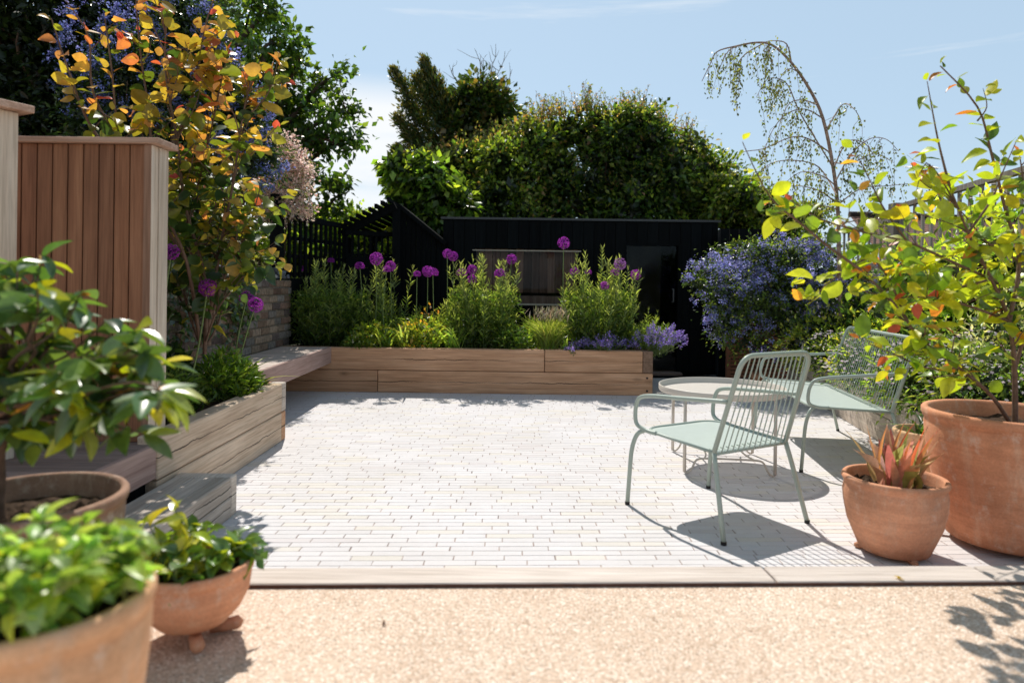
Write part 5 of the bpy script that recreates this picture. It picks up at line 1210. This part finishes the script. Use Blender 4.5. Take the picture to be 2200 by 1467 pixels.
# ---- right bed -------------------------------------------------------
def bed(px, Y, off=0): return X(px, Y)
ZB = .365
GL = [(.12, .20, .03), (.26, .34, .05), (.42, .44, .08)]
def mound(name, label, x, y, rx, ry, h, seed, cols, wts, n=900, ll=.05, lw=.5, flowers=None, group=None, mat='leaf', z0=None, cs=.05):
    z0 = ZB if z0 is None else z0
    cols = [tuple(min(.75, c_*1.45) for c_ in q_) for q_ in cols] if name not in ('variegated_shrub',) else cols
    t = thing(name, label, 'plant', (x, y, z0), 0, group)
    crown('foliage', [(x, y, z0+h*.40, rx, ry, h*.60), (x+rx*.35, y-ry*.2, z0+h*.3, rx*.6, ry*.6, h*.48), (x-rx*.35, y+ry*.2, z0+h*.35, rx*.6, ry*.6, h*.5)], n//7, 7, cs, ll, lw, cols, wts, t, seed, mat=mat, shell=.35, core=True, droop=.2)
    if flowers:
        rg = R(seed+1); m = flowers[0]; d = rdir(rg, m); d[:, 2] = np.abs(d[:, 2])*1.1-.15; P = np.array([x, y, z0+h*.42])+d*np.array([rx, ry, h*.66])*(1+.08*rg.rand(m, 1))
        PP = []; AA = []; NN = []
        for p, q in zip(P, d):
            up = unit(q*.5+np.array([0, -.25, .9])+rg.randn(3)*.3); o = unit(np.cross(up, rg.randn(3)))
            for k_ in range(flowers[2]): a = k_*2*PI/flowers[2]; PP.append(p); AA.append(o*math.cos(a)+np.cross(up, o)*math.sin(a)); NN.append(up)
        k_ = len(PP); leaves('flowers', np.array(PP), np.array(AA), np.array(NN), flowers[1], .55, pal(rg, k_, flowers[3], [1]*len(flowers[3]), .08), 'petal', t)
    return t
WH = [(.78, .76, .74), (.74, .66, .68)]
mound('golden_shrub', 'low golden-leaved shrub at the far end of the right planter below the blue flowers', X(1765, 7.3), 7.3, .42, .34, .52, 161, GL, (2, 3, 3), 1500, .055, .45)
mound('euphorbia', 'lime yellow flowering mound seen through the wires of the loveseat back', X(1880, 5.9), 5.9, .34, .30, .52, 162, [(.20, .28, .03), (.46, .44, .04), (.10, .16, .03)], (2, 3, 2), 1300, .04, .5)
mound('daisy_mound', 'spreading daisy mound with tiny white flowers nearest the pink-leaved pot', X(2000, 4.45), 4.45, .34, .42, .46, 163, [(.06, .11, .02), (.12, .20, .03), (.22, .30, .05)], (3, 3, 2), 1900, .038, .35, (330, .013, 6, WH), 'white daisy mounds along the right planter')
mound('daisy_mound', 'daisy mound with small white flowers spilling behind the loveseat back', X(1880, 5.3), 5.3, .30, .45, .40, 164, [(.06, .11, .02), (.12, .20, .03), (.24, .30, .05)], (3, 3, 2), 1700, .038, .35, (320, .014, 6, WH), 'white daisy mounds along the right planter')
mound('daisy_mound', 'loose daisy mound with white flowers left of the loveseat back', X(1795, 6.5), 6.5, .28, .4, .36, 165, [(.08, .13, .03), (.16, .24, .04), (.28, .34, .07)], (3, 3, 2), 1300, .038, .35, (200, .015, 6, WH), 'white daisy mounds along the right planter')
mound('daisy_mound', 'daisy mound flowering right behind the big terracotta pot', X(2130, 4.0), 4.0, .34, .36, .52, 166, [(.05, .10, .02), (.10, .17, .03), (.2, .26, .05)], (3, 3, 2), 1700, .04, .35, (260, .013, 6, WH), 'white daisy mounds along the right planter')
mound('green_filler_shrub', 'leafy green plants with white flower heads behind the daisy mounds', X(1985, 5.9), 5.9, .55, .45, .78, 167, [(.05, .10, .02), (.10, .18, .03), (.22, .30, .05)], (3, 3, 2), 2200, .06, .35, (60, .022, 5, WH))
mound('green_filler_shrub', 'green leafy mass between the birch trunk and the loveseat', X(1880, 7.2), 7.2, .55, .5, .85, 168, [(.04, .09, .02), (.09, .16, .03), (.26, .30, .05)], (3, 3, 1.5), 2200, .06, .45)
mound('variegated_shrub', 'pale cream-variegated shrub on the right behind the big pot', X(2160, 4.6), 4.6, .34, .34, .80, 169, [(.50, .54, .34), (.62, .64, .46), (.22, .30, .10)], (3, 2, 2), 1500, .045, .4)
mound('laurel_shrub', 'glossy large-leaved laurel in front of the tall fence post', X(1955, 7.0), 7.0, .32, .3, 1.35, 170, [(.06, .13, .02), (.13, .22, .03), (.28, .36, .04)], (2, 3, 2), 700, .12, .42, None, None, 'glossleaf', cs=.08)
mound('evergreen_shrub', 'tall dark evergreen shrub in front of the silvered fence at the right edge', X(2130, 5.6), 5.6, .50, .4, 1.55, 171, [(.08, .15, .02), (.18, .28, .04), (.34, .44, .06), (.46, .50, .07)], (2, 3, 3, 2), 2600, .085, .45, (30, .03, 5, [(.8, .8, .76)]), None, 'hedgeleaf', cs=.08)
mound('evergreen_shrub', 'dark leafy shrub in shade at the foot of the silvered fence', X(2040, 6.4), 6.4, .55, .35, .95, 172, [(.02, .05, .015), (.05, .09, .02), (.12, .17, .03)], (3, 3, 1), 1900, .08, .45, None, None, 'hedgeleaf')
straps('phormium', 'pale striped sword-leaved plant beneath the hanging yellow leaves', 'plant', X(2040, 5.6), 5.6, ZB, 26, .95, .045, 173, [(.28, .32, .14), (.14, .2, .06), (.4, .42, .24)], (2, 2, 1), .5, .35, rx=.08)
straps('strap_leaved_plant', 'dark grassy tuft poking out between the pots below the right planter', 'plant', 2.20, 3.62, .38, 40, .22, .016, 174, [(.05, .10, .02), (.10, .18, .03)], (1, 1), 1.0, .8, rx=.06)

# ================================================================ POTTED PLANTS
def col_yel(rg, P, K):
    n = len(P); t_ = K[:, 1]+.16*rg.randn(n); c = pal(rg, n, [(.16, .26, .025), (.34, .42, .03), (.46, .48, .03), (.08, .15, .03)], [1.6, 4, 3, 1.2], .10)
    o = (t_ > 1.06) | (rg.rand(n) < .02); c[o] = pal(rg, o.sum(), [(.55, .20, .05), (.50, .10, .06), (.58, .32, .05)], [2, 1.5, 2]); return c
def fshrub():
    bx, by = at(2178, 900, 3.1)[0], 3.1
    t = leafy('potted_shrub', 'big terracotta pot at the right edge with a young shrub of round yellow-green leaves', 'potted plant', (2.262, 3.10, 0),
    [([(2180, 925, 3.1), (2180, 800, 3.08), (2168, 690, 3.05), (2130, 600, 3.0), (2080, 500, 2.98), (2040, 400, 2.95)], .013),
     ([(2040, 400, 2.95), (2015, 300, 2.95), (1992, 175, 2.9)], .006, .15), ([(2180, 925, 3.1), (2130, 850, 3.0), (2060, 790, 2.95), (1980, 730, 2.9), (1920, 650, 2.85), (1850, 580, 2.8)], .010), ([(1850, 580, 2.8), (1780, 530, 2.78), (1720, 480, 2.75), (1660, 430, 2.72), (1625, 370, 2.7), (1595, 305, 2.7)], .006, .25),
     ([(2168, 690, 3.05), (2190, 560, 3.1), (2160, 450, 3.1), (2130, 330, 3.08), (2100, 230, 3.05), (2020, 142, 3.0)], .010, .25), ([(2178, 800, 3.1), (2215, 650, 3.1), (2210, 480, 3.1), (2190, 330, 3.1)], .009, .6),
     ([(2130, 600, 3.0), (2040, 560, 2.95), (1950, 520, 2.9), (1860, 500, 2.85), (1760, 470, 2.8), (1700, 430, 2.78)], .007, .6), ([(1950, 520, 2.9), (1900, 450, 2.88), (1870, 390, 2.88), (1835, 320, 2.88)], .005, .1),
     ([(2168, 690, 3.05), (2090, 660, 3), (2010, 640, 2.95), (1940, 640, 2.9), (1890, 650, 2.88)], .007), ([(2060, 790, 2.95), (1990, 790, 2.9), (1920, 760, 2.88), (1870, 740, 2.85)], .005),
     ([(2080, 500, 2.98), (2130, 430, 3.0), (2150, 380, 3.0), (2185, 300, 3.0)], .006, .3), ([(2180, 700, 3.1), (2130, 650, 3.15), (2060, 600, 3.2), (2000, 560, 3.2)], .006), ([(2190, 560, 3.1), (2120, 520, 3.1), (2060, 450, 3.1), (1990, 410, 3.1)], .006),
     ([(1950, 690, 2.88), (1880, 560, 2.85), (1790, 600, 2.82), (1750, 640, 2.8)], .005), ([(2130, 600, 3.0), (2030, 620, 2.98), (1960, 590, 2.95), (1930, 560, 2.95)], .006), ([(2100, 260, 3.05), (2120, 230, 3.05), (2112, 190, 3.05)], .004, 0), ([(2060, 450, 2.98), (1990, 350, 2.97), (1960, 470, 2.95)], .004, .3)],
    71, .092, .62, col_yel, .040, T_flat, 'leaf', 'twig', twl=.16, twn=3.9, droop=-.15)
    pot(t, M['terra1'], .240, .340, .575, 'tall', .075, .032, seed=1); pot_feet(t, M['terra2'], .27, 3, .032, 2.6)
    for o in t.children:
        if o.name.startswith(('pot', 'soil')): o.location.z += .03
fshrub()
# urn with pink / bronze striped leaves
px_ = at(1921, 1100, 2.98)[0]
t = thing('potted_leafy_plant', 'medium terracotta pot of twisting pink, cream and bronze leaves on the patio edge', 'potted plant', (px_, 2.98, 0))
pot(t, M['terra2'], .14, .208, .318, 'urn', .05, .022, seed=2); pot_feet(t, M['terra2'], .11, 3, .024, .6)
for o in t.children:
    if o.name.startswith(('pot', 'soil')) and 'foot' not in o.name: o.location.z += .02
rg = R(75); n = 34; a = rg.rand(n)*6.28; s = .03+.40*rg.rand(n)**1.5
P = np.stack([px_+.07*np.cos(a), 2.98+.07*np.sin(a), np.full(n, .27)], 1); A = np.stack([np.cos(a)*s, np.sin(a)*s, np.ones(n)], 1); Nn = np.stack([-np.cos(a), -np.sin(a), s], 1)+rg.randn(n, 3)*.35
def T_tulip():
    V, Fc = T_strap(.22, 10); V = V.copy(); V[:, 2] += .10*np.sin(V[:, 0]*7)*(V[:, 1]*2)+.35*V[:, 1]**2; V[:, 1] += .10*np.sin(V[:, 0]*5); return V, Fc
leaves('foliage', P, A, Nn, .17+.14*rg.rand(n), .19, pal(rg, n, [(.56, .33, .20), (.58, .42, .18), (.70, .54, .42), (.40, .15, .11), (.34, .36, .09)], [3, 3, 2, 1.5, 2.5], .1), 'petal', t, T_tulip(), True)
n = 8; a = rg.rand(n)*6.28
leaves('shoots', np.stack([px_+.05*np.cos(a), 2.98+.05*np.sin(a), np.full(n, .28)], 1), np.stack([np.cos(a)*.25, np.sin(a)*.2, np.ones(n)], 1), rdir(rg, n), .30, .06, pal(rg, n, [(.5, .12, .10), (.62, .3, .2)], [1, 1]), 'leaf', t, T_strap(.1), True)
# buff pot behind
t = thing('potted_grass', 'buff terracotta pot half hidden between the pink-leaved pot and the big pot', 'potted plant', (2.25, 3.66, 0))
pot(t, M['terra3'], .115, .175, .40, 'tall', .05, .02, seed=3)
# bowl on the left (on the higher gravel level)
G0 = len(col.objects)
bx = at(418, 1200, 2.25)[0]
t = thing('potted_leafy_plant', 'shallow terracotta bowl on clay feet with glossy lime and green leaves spilling from it', 'potted plant', (bx, 2.25, -.02))
pot(t, M['terra2'], .085, .185, .205, 'bowl', .03, .018, seed=4, lift=.045)
for i, a_ in enumerate((-1.05, .30, 2.4)):
    mb = MB(); c_, s_ = math.cos(a_), math.sin(a_); mb.tube([(c_*.05, s_*.05, .025), (c_*.10, s_*.10, .025), (c_*.135, s_*.135, .030), (c_*.150, s_*.150, .024)], [.020, .021, .022, .012], 12); mb.build('pot_foot', M['terra2'], t, True, False)
def spray_leaves(parent, cx, cy, z, rx, ry, h, ntips, seed, ll, lw, cols, wts, per=5, mat='glossleaf', tmpl=T_cup, pet=.05, jit=.6, droopy=0.0, name='foliage', stem='stem'):
    rg = R(seed); P = []; A = []; lst = []; 
    for i in range(ntips):
        a = rg.rand()*6.28; q = rg.rand()**.5; tip = np.array((cx+q*rx*math.cos(a), cy+q*ry*math.sin(a), z+h*(.25+.75*rg.rand())*(1-.35*q*q))); b = np.array((cx+.35*q*rx*math.cos(a), cy+.35*q*ry*math.sin(a), z-.02))
        pl = limb(rg, b, tip, 3, .1); lst.append((pl, [.004, .002])); ph = rg.rand()*6
        for k_ in range(per): az = ph+k_*2*PI/per; P.append(tip+rg.randn(3)*.008); A.append(np.array([math.cos(az), math.sin(az), .25+jit*rg.randn()-droopy]))
    tubes('stems', lst, stem, parent, 5); P = np.array(P); n = len(P)
    return leaves(name, P, np.array(A), rg.randn(n, 3)*.35+np.array([0, 0, 1]), ll*(.55+.7*rg.rand(n)), lw, pal(rg, n, cols, wts), mat, parent, tmpl, True)
spray_leaves(t, bx, 2.25, .205, .18, .16, .12, 40, 76, .062, .66, [(.08, .16, .03), (.14, .24, .04), (.30, .36, .04), (.10, .20, .07)], [3, 3, 2, 2])
spray_leaves(t, at(380, 1100, 2.2)[0], 2.2, .21, .09, .09, .22, 7, 77, .088, .5, [(.42, .44, .04), (.30, .38, .04)], [2, 1], per=4, jit=.9, name='young_leaves', stem='stem')
lst = [([tuple(at(500, 1180, 2.2)), tuple(at(535, 1165, 2.18)), tuple(at(555, 1190, 2.16))], [.002, .001])]; tubes('runner', lst, 'stem', t, 4)
P = np.array([at(548, 1180, 2.17), at(560, 1190, 2.16), at(550, 1205, 2.16), at(565, 1200, 2.16), at(552, 1165, 2.17)]); leaves('runner_leaves', P, rg.randn(5, 3), rg.randn(5, 3)*.3+np.array([0, -.6, .6]), .032, .8, pal(rg, 5, [(.05, .12, .03)], [1]), 'glossleaf', t, T_flat, True)
# nearest pot, bottom left
nx_, ny_ = at(48, 1290, 1.32)[0], 1.34
t = thing('potted_leafy_plant', 'large amber terracotta pot cropped by the bottom left corner, full of small pale green leaves', 'potted plant', (nx_, ny_, -.02))
pot(t, M['terra4'], .15, .222, .555, 'tall', .05, .024, seed=5)
spray_leaves(t, nx_, ny_, .50, .20, .20, .165, 125, 78, .056, .52, [(.20, .34, .07), (.30, .44, .12), (.44, .50, .06), (.42, .52, .28)], [3, 3, 2, 2], per=6, mat='leaf')
# potted glossy-leaved shrub, far left
tx, ty = at(45, 1075, 2.12)[0], 2.14
t = thing('potted_shrub', 'brown terracotta pot at the left edge holding a shrub with large glossy dark green leaves', 'potted plant', (tx, ty, -.02))
pot(t, M['terra5'], .19, .285, .49, 'tall', .075, .026, seed=6)
rg = R(81); lst = []; P = []; A = []; trk = (tx-.07, ty-.02, .40); top = np.array(at(5, 880, 2.1))
lst.append((limb(rg, trk, top, 5, .04), [.022, .016])); blobs_ = [(150, 760, 2.1, 230, 190), (60, 640, 2.2, 150, 130), (300, 830, 2.0, 150, 110), (-60, 760, 2.1, 160, 220), (180, 880, 2.0, 110, 70)]
for (cx_, cy_, Y, rx_, ry_) in blobs_:
    for i in range({230: 36, 150: 15, 160: 16, 110: 9}[rx_]):
        a = rg.rand()*6.28; q = rg.rand()**.5; tip = np.array(at(cx_-38+q*rx_*.90*math.cos(a), cy_+q*ry_*math.sin(a), Y+rg.randn()*.12)); pl = limb(rg, top+rg.randn(3)*.03, tip, 5, .12); lst.append((pl, [.007, .0025]))
        ph = rg.rand()*6; d = unit(tip-top)
        for k_ in range(7): az = ph+k_*.9; P.append(tip-d*.012*k_); A.append(np.array([math.cos(az), math.sin(az), -.30+.45*rg.randn()])+d*.35)
tubes('branches', lst, 'twig', t, 6); P = np.array(P); n = len(P)
leaves('foliage', P, np.array(A), rg.randn(n, 3)*.40+np.array([0, 0, 1]), .085+.045*rg.rand(n), .46, pal(rg, n, [(.05, .11, .04), (.09, .17, .06), (.18, .26, .04), (.34, .38, .03), (.45, .22, .05)], [3, 4, 2, 1, .15], .15), 'glossleaf', t, T_big, True)
m = 26; idx = rg.choice(n, m); leaves('flower_buds', P[idx], rg.randn(m, 3)*.5+np.array([0, 0, 1]), rdir(rg, m), .03, .5, pal(rg, m, [(.62, .46, .03), (.55, .30, .04)], [2, 1]), 'petal', t, T_cup, True)
# the pots above stand on the gravel terrace
kk = (H-GZ)/(H+.02)
for o in list(col.objects)[G0:]:
    if o.parent is None: o.location = (o.location.x*kk, o.location.y*kk, H+(o.location.z-H)*kk); o.scale = (kk, kk, kk)
# small red pot by the gate
q = at(1630, 800, 8.2); t = thing('clay_pot', 'small red clay pot on the ground in front of the slatted gate', 'pot', (q.x, 8.2, -.03)); pot(t, M['terra2'], .07, .10, .15, 'tall', .03, .012, seed=8)

# fallen bits
q = gnd(1928, 1243, .184); t = thing('fallen_leaf', 'tiny yellow leaf lying on the edging board in front of the medium pot', 'leaf', tuple(q))
leaves('blade', [tuple(q+Vector((0, 0, .003))), tuple(q+Vector((.015, .004, .003)))], [(1, .2, 0), (-.6, .5, .1)], [(0, 0, 1), (.1, 0, 1)], .022, .6, np.array([(.55, .42, .03), (.5, .38, .03)]), 'petal', t, T_flat, True)
q = gnd(820, 1344, GZ); t = thing('fallen_leaf', 'tiny dark curled leaf lying alone on the gravel in the middle foreground', 'leaf', tuple(q))
leaves('blade', [tuple(q+Vector((0, 0, .004))), tuple(q+Vector((.004, .004, .004)))], [(1, .3, .1), (.2, .9, .2)], [(0, 0, 1), (.3, 0, 1)], .014, .6, np.array([(.10, .05, .03), (.12, .07, .04)]), 'petal', t, T_flat, True)
